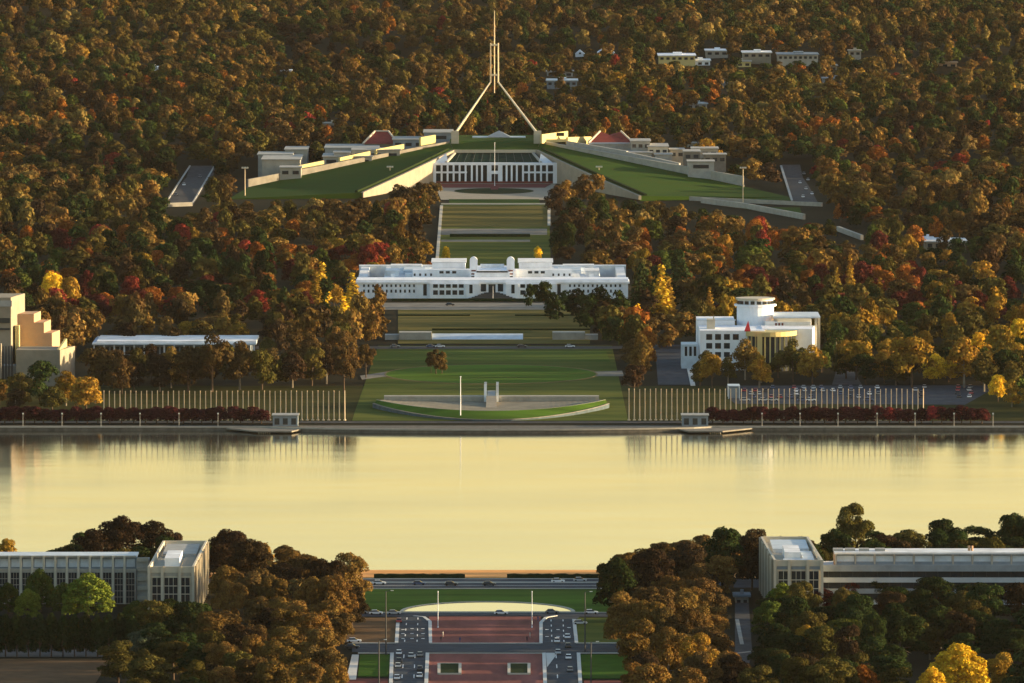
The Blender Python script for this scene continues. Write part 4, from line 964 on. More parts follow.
# ------------------------------------------------------------------ cars
def car_proto(small=False):
    L, W, H = 4.5, 1.8, 1.45; t = empty('parked_car', (0, 0, 0))
    prof = [(-2.25, .35), (-2.2, .75), (-1.9, .9), (1.0, .95), (2.1, .82), (2.25, .6), (2.25, .35)]
    m = MB(); n = len(prof)
    for s in (-1, 1): m.v += [(x, s * W / 2 * (.97 if z > .8 else 1), z) for x, z in prof]
    m.f = [tuple(range(n)), tuple(range(2 * n - 1, n - 1, -1))] + [(i, (i + 1) % n, n + (i + 1) % n, n + i) for i in range(n)]
    local(m, 'body', None, t) if False else None
    body = m
    cab = MB(); c = [(-1.9, .9), (-1.35, H - .05), (.25, H), (1.05, .95)]
    for s in (-1, 1): cab.v += [(x, s * W / 2 * (.95 if z < 1 else .78), z) for x, z in c]
    cab.f = [(0, 1, 2, 3), (7, 6, 5, 4)] + [(i, (i + 1) % 4, 4 + (i + 1) % 4, 4 + i) for i in range(4)]
    roof = MB(); r_ = [(-1.4, H - .04), (.28, H + .02)]
    roof.v = [(-1.38, -.7, H - .03), (.3, -.7, H + .02), (.3, .7, H + .02), (-1.38, .7, H - .03), (-1.38, -.7, H + .02), (.3, -.7, H + .07), (.3, .7, H + .07), (-1.38, .7, H + .02)]
    roof.f = [(0, 3, 2, 1), (4, 5, 6, 7), (0, 1, 5, 4), (1, 2, 6, 5), (2, 3, 7, 6), (3, 0, 4, 7)]
    return t, body, cab, roof
CARM = {c: mat('car_paint_' + c, v, .35, .05, 1, spec=.6) for c, v in (('white', (.75, .76, .78)), ('silver', (.42, .44, .46)), ('black', (.02, .02, .025)), ('blue', (.04, .07, .16)), ('red', (.35, .03, .03)), ('grey', (.15, .16, .17)))}
CARP = {}
for c, cm in CARM.items():
    t, body, cab, roof = car_proto()
    local(body, 'body', cm, t); w_ = local(cab, 'windows', glass, t); local(roof, 'roof', cm, t)
    for x in (-1.4, 1.4):
        for y in (-.82, .82): wm_ = MB().cyl((x, y - .1, .33), (x, y + .1, .33), .33, .33, 10); local(wm_, 'wheel', tyre, t)
    for y in (-.6, .6): local(MB().box(2.24, 2.3, y - .2, y + .2, .6, .78), 'headlight', lampm, t)
    CARP[c] = [t, False]
def car(px, row, c, ang, group, lab=None, name='parked_car', off=.17):
    p = atg(px, row, off); pr = CARP[c]
    o = pr[0] if not pr[1] else copy_tree(pr[0]); pr[1] = True
    o.name = name; o.location = p; o.rotation_euler = (0, 0, ang); o['category'] = 'car'; o['group'] = group; o['cc'] = c; o['px'] = px
    if lab: o['label'] = lab
    return o
H_, V_ = 0, math.pi / 2
LR = 'cars on the road left of the parade'; RR = 'cars on the road right of the parade'; LK = 'cars on the lake road'
for px, row, c, lb in ((399, 623, 'red', 'red car turning at the top of the left road'), (399, 655, 'white', 'white car leading the left road queue at the crossing'), (399, 663, 'black', 'black car second in the left road queue'),
      (398, 668, 'silver', 'silver car behind the black one in the left road queue'), (397, 680, 'white', 'white car at the bottom of the left road'), (411, 658, 'silver', 'silver car in the middle lane of the left road'),
      (420, 657, 'grey', 'grey car in the right lane of the left road at the crossing'), (420, 671, 'black', 'black car in the right lane of the left road'), (419.5, 678, 'white', 'white car low in the right lane of the left road')):
    car(px, row, c, V_, LR, lb)
for px, row, c, lb in ((557, 643, 'white', 'white van-like car at the right road crossing'), (567.5, 639, 'white', 'white car in the outer lane above the right crossing'), (568, 648, 'black', 'black car on the right crossing'),
      (558, 654.5, 'silver', 'silver car just below the right road crossing'), (568.5, 659.5, 'white', 'white car in the outer lane below the right crossing'), (570, 672, 'grey', 'grey car at the bottom of the right road')):
    car(px, row, c, V_, RR, lb)
for px, row, c, lb in ((379, 585, 'white', 'white car leftmost on the lake road'), (419, 585.5, 'blue', 'dark blue car on the lake road, second from left'), (451, 586, 'black', 'black car on the lake road behind the left flagpole'),
      (489, 586, 'black', 'black car on the lake road at the centre'), (558, 583, 'white', 'white car on the lake road right of centre'), (580, 582, 'silver', 'silver car rightmost on the lake road')):
    car(px, row, c, H_, LK, lb)
for px, row, c, lb in ((501, 615, 'white', 'white car in front of the reflecting pool'), (552, 614, 'grey', 'grey car at the right end of the reflecting pool'), (361, 614, 'silver', 'silver car half hidden by the left parade trees'),
      (376, 615, 'white', 'white car left of the top of the left road'), (394, 615, 'silver', 'silver car entering the top of the left road'), (591, 614.5, 'white', 'white car right of the top of the right road'),
      (354, 643, 'white', 'white car in the shade left of the crossing road'), (352, 649, 'black', 'black car under trees left of the crossing road'), (580, 625, 'silver', 'silver car on the verge right of the right road')):
    car(px, row, c, H_, 'cars on the road by the pool', lb)
for px, c, lb in ((395, 'grey', 'grey car leftmost on the street behind the oval lawn'), (431, 'blue', 'blue car on the street above the lone lawn trees'), (440, 'white', 'white car following the blue one behind the oval lawn'),
      (522, 'black', 'black car on the street behind the oval lawn'), (570, 'white', 'white car rightmost on the street behind the oval lawn')):
    car(px, 347.9, c, H_, 'cars on the street behind the oval lawn', lb, off=.2)
car(450, 306, 'black', H_, 'cars before the white building', 'black car parked before the long white building', off=.2)
rr_ = random.Random(5); PK = []
for row in (389, 392, 395.2, 398.5, 401.5):
    px = 742 + rr_.random() * 3
    while px < 880:
        if rr_.random() < .62: PK.append((px, row))
        px += 8 + rr_.random() * 3
for row in (388.5, 391.5, 394.5, 398): PK += [(915 + rr_.random() * 10, row), (955 + rr_.random() * 5, row), (968 + rr_.random() * 4, row)]
for px, row in PK:
    car(px, row, rr_.choice(['white', 'white', 'silver', 'grey', 'black', 'blue', 'red', 'silver']), V_ + rr_.uniform(-.1, .1) if row < 400 else rr_.uniform(-.1, .1), 'cars in the car park behind the right pole row')
for px, row in ((804, 175), (808, 181), (800, 184), (806, 190), (812, 195), (803, 198)):
    car(px, row, rr_.choice(['white', 'silver', 'grey']), V_, 'cars on the hill road right of the turf ramp', off=.25)
for px, row in ((176, 196), (184, 186), (200, 178)):
    car(px, row, rr_.choice(['white', 'grey']), V_, 'cars on the hill road left of the turf ramp', off=.25)
# ------------------------------------------------------------------ people on the parade
def person_mesh(walk):
    J = {'pelvis': (0, 0, .95), 'chest': (0, 0, 1.32), 'neck': (0, 0, 1.48), 'head': (0, .02, 1.6), 'top': (0, .02, 1.72),
         'hl': (-.1, 0, .9), 'kl': (-.11, walk * .12, .5), 'fl': (-.11, walk * .22, .06), 'tl': (-.11, walk * .22 + .16, .03),
         'hr': (.1, 0, .9), 'kr': (.11, -walk * .06, .5), 'fr': (.11, -walk * .25, .06), 'tr': (.11, -walk * .25 + .16, .03),
         'sl': (-.19, 0, 1.42), 'el': (-.24, -walk * .08, 1.14), 'wl': (-.24, walk * .02, .9), 'sr': (.19, 0, 1.42), 'er': (.24, walk * .05, 1.14), 'wr': (.24, walk * .16, .92)}
    Rd = dict(pelvis=.16, chest=.17, neck=.065, head=.1, top=.07, hl=.1, kl=.065, fl=.045, tl=.035, hr=.1, kr=.065, fr=.045, tr=.035, sl=.07, el=.048, wl=.035, sr=.07, er=.048, wr=.035)
    K = list(J); E_ = [('pelvis', 'chest'), ('chest', 'neck'), ('neck', 'head'), ('head', 'top'), ('pelvis', 'hl'), ('hl', 'kl'), ('kl', 'fl'), ('fl', 'tl'), ('pelvis', 'hr'), ('hr', 'kr'), ('kr', 'fr'), ('fr', 'tr'), ('chest', 'sl'), ('sl', 'el'), ('el', 'wl'), ('chest', 'sr'), ('sr', 'er'), ('er', 'wr')]
    me = bpy.data.meshes.new('person'); me.from_pydata([J[k] for k in K], [(K.index(a), K.index(b)) for a, b in E_], [])
    o = bpy.data.objects.new('person', me); COL.objects.link(o); md = o.modifiers.new('skin', 'SKIN')
    if not me.skin_vertices: 
        bm = bmesh.new(); bm.from_mesh(me); bm.verts.layers.skin.verify(); bm.to_mesh(me); bm.free()
    for i, k in enumerate(K): me.skin_vertices[0].data[i].radius = (Rd[k], Rd[k] * (.75 if k in ('pelvis', 'chest') else 1))
    me.skin_vertices[0].data[0].use_root = True
    o.modifiers.new('sub', 'SUBSURF').levels = 1; o.modifiers['sub'].render_levels = 1
    return o
cl = [mat('dark_clothes', (.03, .03, .04)), mat('pale_clothes', (.5, .48, .45)), mat('blue_clothes', (.05, .08, .2))]
skin = mat('skin', (.35, .2, .14))
for i, (px, row, lb) in enumerate(((441, 642, 'person in dark clothes walking at the left corner of the red parade'), (443, 637, 'person in pale clothes standing just behind the one at the left corner'),
      (460, 643, 'person in blue clothes walking along the lower kerb of the red parade'), (527, 642, 'person in dark clothes walking near the right corner of the red parade'),
      (530, 638, 'person in pale clothes behind the dark one at the right corner'), (538, 622, 'person in blue clothes beside the right flagpole'))):
    o = person_mesh([1, .3, 1, 1, .3, .5][i]); o.data.materials.append(cl[i % 3]); o.location = atg(px, row, .15); o.rotation_euler.z = i * 1.3
    tag(o, lb, 'person')
    h = MB().cyl((0, -.01, 1.6), (0, -.01, 1.78), .115, .08, 8); hh = local(h, 'hair', cl[0], o)

# ------------------------------------------------------------------ explicit trees
for a in [
 # behind / beside the left office
 (92, 580, 46, 52, 'gum', 'dark brown'), (122, 579, 58, 64, 'gum', 'dark brown'), (152, 578, 50, 58, 'gum', 'dark brown'), (176, 577, 30, 44, 'gum', 'dark brown'),
 (226, 590, 52, 62, 'gum', 'dark brown'), (250, 602, 58, 64, 'gum', 'dark brown'), (282, 612, 60, 50, 'gum', 'dark brown'),
 (6, 572, 26, 34, 'gum', 'golden'), (88, 620, 58, 48, 'autumn', 'fresh green'), (28, 620, 30, 32, 'autumn', 'fresh green'), (40, 612, 36, 44, 'autumn', 'green'), (8, 616, 30, 34, 'autumn', 'green'),
 (64, 616, 30, 34, 'autumn', 'green'), (136, 632, 34, 32, 'autumn', 'green'), (170, 634, 46, 36, 'autumn', 'green'), (196, 640, 40, 38, 'gum', 'green'),
 (148, 668, 54, 40, 'gum', 'grey green'), (118, 684, 50, 44, 'gum', 'olive'), (150, 700, 60, 46, 'gum', 'olive'), (182, 672, 44, 40, 'gum', 'dark green'), (200, 690, 50, 48, 'gum', 'dark green'),
 # bronze woods left of the parade
 (350, 612, 44, 60, 'gum', 'bronze'), (322, 616, 50, 58, 'gum', 'dark brown'), (302, 626, 44, 48, 'gum', 'brown'), (352, 630, 34, 44, 'gum', 'dark brown'),
 (262, 640, 48, 44, 'gum', 'brown'), (295, 650, 50, 50, 'gum', 'bronze'), (328, 652, 40, 52, 'gum', 'bronze'), (250, 668, 46, 44, 'gum', 'brown'), (282, 676, 52, 50, 'gum', 'bronze'),
 (322, 682, 46, 56, 'gum', 'bronze'), (240, 700, 50, 50, 'gum', 'olive'), (275, 712, 54, 52, 'gum', 'bronze'), (312, 716, 48, 54, 'gum', 'bronze'), (335, 722, 40, 60, 'gum', 'bronze'),
 # right of the parade
 (616, 622, 54, 66, 'gum', 'dark green'), (650, 614, 54, 66, 'gum', 'dark brown'), (688, 606, 56, 64, 'gum', 'dark brown'), (722, 596, 54, 70, 'gum', 'dark green'), (752, 590, 44, 62, 'gum', 'dark brown'),
 (622, 650, 46, 60, 'gum', 'bronze'), (652, 646, 48, 60, 'gum', 'brown'), (684, 644, 50, 56, 'gum', 'bronze'), (712, 640, 40, 48, 'gum', 'brown'),
 (636, 686, 52, 66, 'gum', 'bronze'), (668, 690, 52, 64, 'gum', 'bronze'), (700, 694, 50, 60, 'gum', 'golden'), (726, 700, 40, 50, 'gum', 'bronze'), (650, 722, 60, 60, 'gum', 'bronze'), (690, 728, 60, 60, 'gum', 'bronze'),
 # behind the right office
 (855, 566, 46, 62, 'gum', 'olive'), (838, 572, 36, 34, 'gum', 'dark brown'), (875, 570, 40, 30, 'gum', 'dark brown'), (800, 570, 40, 34, 'gum', 'dark brown'), (780, 566, 34, 30, 'gum', 'dark brown'),
 (912, 572, 46, 42, 'gum', 'olive'), (945, 572, 48, 54, 'gum', 'dark green'), (980, 572, 50, 46, 'gum', 'dark green'), (1014, 574, 44, 62, 'gum', 'dark green'), (1040, 574, 50, 60, 'gum', 'dark green'), (893, 570, 34, 28, 'gum', 'olive'),
 # lower right wood
 (782, 620, 40, 38, 'autumn', 'fresh green'), (768, 640, 40, 40, 'gum', 'green'), (852, 606, 26, 36, 'autumn', 'maroon'), (818, 612, 44, 26, 'autumn', 'maroon'), (842, 620, 34, 26, 'gum', 'dark brown'),
 (884, 606, 36, 30, 'gum', 'dark green'), (935, 612, 54, 36, 'gum', 'dark green'), (980, 620, 56, 38, 'gum', 'dark green'), (1018, 622, 50, 40, 'gum', 'dark brown'), (800, 640, 46, 34, 'gum', 'dark green'),
 (806, 676, 38, 52, 'gum', 'golden'), (842, 660, 60, 42, 'gum', 'green'), (872, 676, 56, 40, 'gum', 'dark green'), (908, 652, 48, 38, 'gum', 'olive'), (930, 660, 40, 34, 'gum', 'olive'), (950, 650, 24, 44, 'cone', 'olive'), (936, 646, 20, 34, 'cone', 'dark green'),
 (990, 658, 40, 36, 'cone', 'dark green'), (1012, 668, 44, 40, 'gum', 'dark green'), (784, 670, 40, 30, 'gum', 'dark green'), (766, 684, 44, 36, 'gum', 'dark green'), (824, 698, 44, 40, 'gum', 'olive'), (800, 706, 50, 40, 'gum', 'dark green'),
 (958, 706, 70, 64, 'autumn', 'yellow'), (932, 712, 40, 46, 'autumn', 'yellow'), (862, 708, 42, 44, 'autumn', 'orange'), (896, 712, 46, 44, 'gum', 'olive'), (1002, 696, 40, 44, 'gum', 'golden'), (760, 712, 50, 46, 'gum', 'olive'),
 (1018, 716, 50, 40, 'gum', 'dark green'), (894, 684, 40, 40, 'gum', 'dark green'), (1030, 700, 50, 50, 'gum', 'dark green'),
 # mall and south shore
 (322, 310, 20, 50, 'poplar', 'bright gold'), (315, 312, 16, 44, 'poplar', 'golden'), (352, 322, 20, 52, 'poplar', 'bright gold'), (344, 328, 16, 34, 'poplar', 'yellow'), (661, 322, 22, 60, 'poplar', 'bright gold'), (668, 320, 18, 46, 'poplar', 'golden'), (655, 320, 16, 40, 'poplar', 'green'),
 (641, 318, 20, 52, 'poplar', 'dark green'), (635, 324, 18, 46, 'poplar', 'dark green'), (638, 336, 13, 34, 'poplar', 'yellow'), (446, 262, 9, 16, 'autumn', 'yellow'), (538, 262, 9, 16, 'autumn', 'yellow'),
 (543, 314, 24, 33, 'gum', 'dark green'), (530, 310, 14, 26, 'gum', 'dark green'), (553, 326, 28, 34, 'gum', 'dark green'), (577, 322, 34, 34, 'gum', 'dark green'), (566, 318, 30, 28, 'gum', 'dark green'), (590, 332, 34, 38, 'gum', 'dark green'), (602, 340, 34, 40, 'gum', 'dark brown'), (612, 356, 30, 40, 'gum', 'dark green'), (600, 324, 36, 38, 'gum', 'dark green'), (618, 330, 34, 40, 'gum', 'dark green'), (610, 345, 34, 40, 'gum', 'olive'),
 (378, 326, 26, 42, 'gum', 'bronze'), (362, 336, 24, 44, 'gum', 'bronze'), (372, 350, 24, 46, 'gum', 'bronze'), (350, 352, 28, 44, 'gum', 'bronze'), (366, 378, 22, 34, 'gum', 'brown'), (344, 392, 34, 48, 'gum', 'brown'), (336, 372, 30, 46, 'gum', 'bronze'),
 (636, 352, 30, 46, 'gum', 'orange'), (628, 362, 24, 40, 'gum', 'olive'), (640, 382, 34, 50, 'gum', 'bronze'), (648, 366, 26, 40, 'gum', 'orange'), (634, 398, 28, 34, 'gum', 'dark brown'),
 (436, 374.5, 20, 26, 'gum', 'brown'), (431, 373.5, 12, 22, 'gum', 'brown'), (442, 374, 14, 23, 'gum', 'brown'),
 (373, 276, 16, 14, 'gum', 'golden'), (378, 271, 15, 16, 'autumn', 'orange'), (619, 273, 18, 16, 'autumn', 'orange'), (633, 272, 12, 18, 'autumn', 'golden'),
 (712, 388, 28, 34, 'gum', 'golden'), (700, 386, 24, 26, 'gum', 'olive'), (745, 380, 36, 42, 'gum', 'bronze'), (728, 384, 24, 28, 'gum', 'olive'), (778, 378, 26, 26, 'gum', 'olive'), (793, 382, 34, 44, 'gum', 'olive'), (812, 384, 34, 40, 'gum', 'golden'),
 (836, 352, 18, 32, 'autumn', 'golden'), (822, 350, 20, 30, 'autumn', 'olive'), (856, 380, 38, 40, 'gum', 'golden'), (840, 366, 20, 26, 'gum', 'olive'), (872, 356, 26, 32, 'autumn', 'green'), (912, 388, 52, 52, 'gum', 'golden'), (896, 386, 34, 34, 'gum', 'olive'), (934, 384, 26, 30, 'autumn', 'yellow'),
 (964, 388, 44, 52, 'gum', 'golden'), (1000, 366, 34, 42, 'autumn', 'golden'), (984, 392, 40, 40, 'gum', 'olive'), (1010, 398, 34, 38, 'gum', 'olive'), (998, 402, 20, 28, 'autumn', 'yellow'),
 (40, 402, 40, 42, 'gum', 'dark green'), (20, 406, 36, 34, 'gum', 'olive'), (66, 406, 36, 36, 'gum', 'golden'), (86, 410, 34, 34, 'autumn', 'golden'), (52, 412, 30, 26, 'autumn', 'olive'),
 (100, 392, 44, 46, 'gum', 'brown'), (122, 394, 34, 38, 'gum', 'brown'), (212, 392, 50, 60, 'gum', 'brown'), (240, 390, 44, 50, 'gum', 'brown'), (262, 390, 36, 42, 'gum', 'olive'), (188, 392, 46, 46, 'gum', 'brown'), (160, 392, 34, 38, 'gum', 'dark brown'), (286, 386, 34, 30, 'gum', 'olive'),
 (134, 392, 26, 30, 'gum', 'dark brown'), (310, 376, 34, 44, 'gum', 'brown'),
 (54, 312, 26, 40, 'autumn', 'yellow'), (70, 312, 24, 36, 'autumn', 'golden'), (20, 306, 30, 34, 'autumn', 'green'),
 (626, 178, 34, 8, 'autumn', 'orange'), (678, 184, 24, 14, 'gum', 'dark brown'), (662, 184, 22, 13, 'gum', 'olive'), (710, 178, 30, 24, 'gum', 'dark green'), (735, 186, 30, 22, 'gum', 'dark green'), (752, 184, 30, 26, 'gum', 'bronze'),
 (706, 172, 40, 34, 'gum', 'golden'), (770, 188, 34, 26, 'gum', 'dark brown'), (628, 156, 30, 8, 'autumn', 'golden'), (322, 172, 26, 22, 'gum', 'dark green'), (222, 184, 24, 26, 'gum', 'dark green'), (233, 176, 22, 24, 'gum', 'brown'), (216, 172, 22, 22, 'gum', 'olive'), (226, 163, 26, 24, 'gum', 'dark brown'), (242, 165, 26, 24, 'gum', 'brown'), (228, 196, 24, 22, 'gum', 'brown'), (212, 200, 24, 24, 'gum', 'olive'), (765, 172, 28, 26, 'gum', 'dark green'), (748, 164, 28, 26, 'gum', 'brown'), (774, 162, 26, 24, 'gum', 'olive'), (828, 186, 28, 28, 'gum', 'bronze'), (832, 172, 26, 26, 'gum', 'dark green'), (834, 204, 26, 30, 'gum', 'bronze'), (822, 160, 26, 24, 'gum', 'brown'), (152, 196, 28, 28, 'gum', 'bronze'), (160, 180, 26, 26, 'gum', 'dark green'), (170, 168, 26, 24, 'gum', 'brown'), (196, 163, 28, 20, 'gum', 'olive'), (800, 162, 28, 22, 'gum', 'dark green'), (310, 166, 26, 18, 'gum', 'dark brown'),
 (584, 206, 30, 32, 'gum', 'brown'), (597, 200, 22, 26, 'gum', 'bronze'), (566, 210, 34, 30, 'gum', 'bronze'), (556, 214, 26, 28, 'gum', 'dark brown'), (420, 212, 30, 30, 'gum', 'brown'), (432, 208, 22, 26, 'gum', 'brown'), (398, 206, 28, 22, 'gum', 'brown'), (404, 216, 34, 30, 'gum', 'dark brown'),
]: tree_at(*a)
# clipped row of trees behind the bare field
for i in range(15):
    tree_at(98 + i * 17.5 + (i * 7 % 5), 382 + (i * 5 % 7), 34, 34 + (i * 11 % 9), 'gum', ['brown', 'dark brown', 'olive', 'dark brown', 'bronze'][i % 5])
for i in range(12): tree_at(846 + i * 17 + (i * 7 % 5), 379 + (i * 5 % 6), 32, 30 + (i * 11 % 9), 'gum' if i % 3 else 'autumn', ['olive', 'dark green', 'golden', 'green', 'dark brown'][i % 5])
for i in range(13): tree_at(-6 + i * 11.5, 657, 22, 43 + (i % 3), 'autumn', 'dark green', 'hedge', v=i % 3)
# ------------------------------------------------------------------ keep-clear zones in picture space with the depth of what they protect
def zn(poly, Y): return (poly, Y)
ZONES = [zn([(228, 200), (243, 180), (256, 148), (330, 141), (380, 130), (453, 134), (537, 134), (600, 130), (660, 141), (735, 148), (742, 172), (800, 200), (740, 206), (640, 200), (612, 196), (560, 180), (551, 205), (438, 205), (428, 184), (380, 196), (362, 197)], 5620),
 zn([(438, 196), (551, 196), (549, 262), (434, 262)], 5400), zn([(354, 258), (630, 258), (630, 302), (354, 302)], 4790), zn([(396, 298), (590, 298), (604, 350), (388, 350)], 4650),
 zn([(380, 345), (612, 345), (628, 386), (628, 425), (352, 425), (356, 386)], 4300), zn([(104, 388), (355, 388), (355, 430), (104, 430)], 4080), zn([(626, 384), (1000, 384), (1000, 430), (626, 430)], 4080),
 zn([(-40, 412), (1060, 412), (1060, 440), (-40, 440)], 4000),
 zn([(697, 296), (822, 296), (822, 350), (697, 350)], 4300), zn([(655, 340), (688, 340), (694, 388), (658, 388)], 4250), zn([(-60, 295), (60, 295), (72, 345), (72, 376), (-60, 376)], 4120),
 zn([(90, 338), (256, 338), (256, 350), (90, 350)], 4300), zn([(165, 206), (190, 167), (212, 167), (192, 207)], 5640), zn([(778, 163), (803, 163), (822, 207), (790, 207)], 5640),
 zn([(690, 197), (822, 202), (806, 222), (760, 214), (700, 207)], 5420), zn([(836, 228), (864, 236), (864, 243), (836, 238)], 5150),
 zn([(374, 565), (598, 565), (592, 600), (612, 640), (612, 700), (352, 700), (352, 640), (378, 600)], 3260),
 zn([(-60, 550), (137, 550), (137, 592), (-60, 592)], 3120), zn([(146, 535), (208, 535), (208, 596), (146, 596)], 3130), zn([(-60, 616), (130, 616), (110, 700), (-60, 700)], 3000),
 zn([(764, 535), (824, 535), (824, 584), (764, 584)], 3140), zn([(822, 548), (1090, 548), (1090, 588), (822, 588)], 3110), zn([(733, 592), (750, 592), (750, 650), (738, 660)], 3080),
 zn([(313, 256), (331, 256), (331, 300), (313, 300)], atg(322, 312).y - 2), zn([(344, 268), (360, 268), (360, 306), (344, 306)], atg(352, 324).y - 2), zn([(649, 258), (675, 258), (675, 312), (649, 312)], atg(661, 324).y - 2), zn([(922, 645), (994, 645), (994, 700), (922, 700)], 2835), zn([(-60, 500), (1090, 500), (1090, 524), (-60, 524)], 3300)]
for h_ in HOUSES: zn_ = (h_[0] - h_[2] / 2, h_[1] - h_[3], h_[0] + h_[2] / 2, h_[1]); p = atg(h_[0], h_[1]); ZONES.append(zn([(zn_[0], zn_[1] - 1.5), (zn_[2], zn_[1] - 1.5), (zn_[2], zn_[3] - h_[3] * .5), (zn_[0], zn_[3] - h_[3] * .5)], p.y + h_[4]))
def inpoly(x, y, P):
    c = False; j = len(P) - 1
    for i in range(len(P)):
        if (P[i][1] > y) != (P[j][1] > y) and x < (P[j][0] - P[i][0]) * (y - P[i][1]) / (P[j][1] - P[i][1]) + P[i][0]: c = not c
        j = i
    return c
def blocked(x, y, z, h, w, tol=.38):
    px, r0 = proj((x, y, z)); _, r1 = proj((x, y, z + h)); s = w / mpp(y) * tol
    for P, Y in ZONES:
        if y > Y: continue
        for u in (-1, -.5, 0, .5, 1):
            for v in (0, .3, .6, .93):
                if inpoly(px + u * s, r0 + (r1 - r0) * v, P): return True
    return False
def sky_limit(px):   # highest row a foreground crown may reach
    K = [(-100, 560), (60, 552), (68, 530), (120, 514), (180, 528), (207, 530), (290, 540), (320, 560), (372, 585), (600, 570), (625, 548), (700, 530), (765, 528), (830, 545), (835, 510), (880, 512), (884, 536), (930, 518), (1100, 512)]
    for i in range(len(K) - 1):
        if K[i][0] <= px <= K[i + 1][0]: return K[i][1] + (K[i + 1][1] - K[i][1]) * (px - K[i][0]) / (K[i + 1][0] - K[i][0])
    return 540
def vn(x, y, s=0):   # smooth value noise
    def h(i, j): return (math.sin(i * 127.1 + j * 311.7 + s * 74.7) * 43758.5453) % 1
    i, j = math.floor(x), math.floor(y); u, v = x - i, y - j; u = u * u * (3 - 2 * u); v = v * v * (3 - 2 * v)
    return (h(i, j) * (1 - u) + h(i + 1, j) * u) * (1 - v) + (h(i, j + 1) * (1 - u) + h(i + 1, j + 1) * u) * v
def palette(px, row, r):
    n = vn(px / 55, row / 18, 1); n2 = vn(px / 30, row / 10, 2); q = r.random()
    dk = vn(px / 110, row / 26, 5) + (.25 if row < 60 and px < 320 else .12 if 140 < row < 235 and px < 240 else 0)  # patches of darker tree colours standing in for hill shade over the woods
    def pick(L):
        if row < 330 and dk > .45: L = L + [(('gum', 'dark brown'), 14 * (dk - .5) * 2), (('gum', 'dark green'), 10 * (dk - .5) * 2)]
        s = sum(w for _, w in L); a = r.random() * s
        for k, w in L:
            a -= w
            if a <= 0: return k
        return L[-1][0]
    G, A, Pp = 'gum', 'autumn', 'poplar'
    if row > 500: L = [((G, 'dark green'), 4), ((G, 'olive'), 2), ((G, 'dark brown'), 2)] if (px < 215 or px > 745) else [((G, 'bronze'), 6), ((G, 'brown'), 3), ((G, 'dark brown'), 1)]
    elif row > 325:
        if px < 350: L = [((G, 'brown'), 5), ((G, 'bronze'), 4), ((G, 'dark brown'), 3), ((G, 'olive'), 3), ((A, 'golden'), 1)]
        elif px < 690: L = [((G, 'bronze'), 6), ((G, 'brown'), 4), ((G, 'olive'), 3)]
        else: L = [((G, 'golden'), 4), ((G, 'olive'), 4), ((A, 'green'), 3), ((A, 'golden'), 2), ((A, 'yellow'), 1), ((G, 'dark green'), 2)]
    elif row > 285 and px < 360: L = [((A, 'red'), 4 if n > .5 else 1), ((A, 'orange'), 3 if n > .4 else 1), ((A, 'maroon'), 2), ((A, 'golden'), 2 * (n < .5)), ((G, 'olive'), 3), ((A, 'dark green'), 3), ((G, 'dark green'), 2)]
    elif row > 285: L = [((A, 'maroon'), 2 + 3 * (n2 > .6)), ((A, 'orange'), 1 + 3 * (n > .55)), ((G, 'olive'), 3), ((G, 'golden'), 3 * (n < .5)), ((G, 'brown'), 2), ((A, 'dark green'), 3), ((Pp, 'golden'), .8), ((A, 'golden'), 1)]
    elif row > 240: L = [((A, 'red'), 2.5 * (n > .55)), ((A, 'orange'), 1 + 3 * (n > .5)), ((A, 'golden'), 1.6), ((A, 'green'), 2), ((G, 'bronze'), 4), ((G, 'brown'), 4), ((G, 'olive'), 4), ((A, 'maroon'), 1), ((G, 'dark green'), 2)]
    elif row > 190: L = [((G, 'bronze'), 5), ((G, 'tawny'), 2.5), ((G, 'brown'), 4), ((G, 'olive'), 4), ((G, 'dark green'), 1 + 3 * (px < 200)), ((A, 'red'), .15 + .8 * (px > 700)), ((A, 'orange'), .3 + .6 * (px > 700))]
    elif row > 100: L = [((G, 'bronze'), 3), ((G, 'tawny'), 1.5), ((A, 'green'), 2), ((G, 'brown'), 4), ((G, 'olive'), 5), ((A, 'orange'), .6 + 2.5 * (n > .55)), ((A, 'red'), .3 + 2.2 * (n > .62)), ((G, 'dark green'), 2 + 2 * (n2 < .35)), ((A, 'golden'), .5)]
    else: L = [((G, 'bronze'), 4), ((G, 'tawny'), 2.5), ((G, 'brown'), 5), ((G, 'olive'), 6), ((A, 'green'), 1.5), ((G, 'dark green'), 2), ((A, 'orange'), .4 + 1.2 * (n > .6)), ((A, 'red'), .12), ((G, 'dark green'), 1.5 + 2 * (px < 300)), ((A, 'golden'), .5)]
    return pick(L)
EXPL = [(t['x'], t['y'], t['w'] * .45) for t in TREES]
rt = random.Random(11)
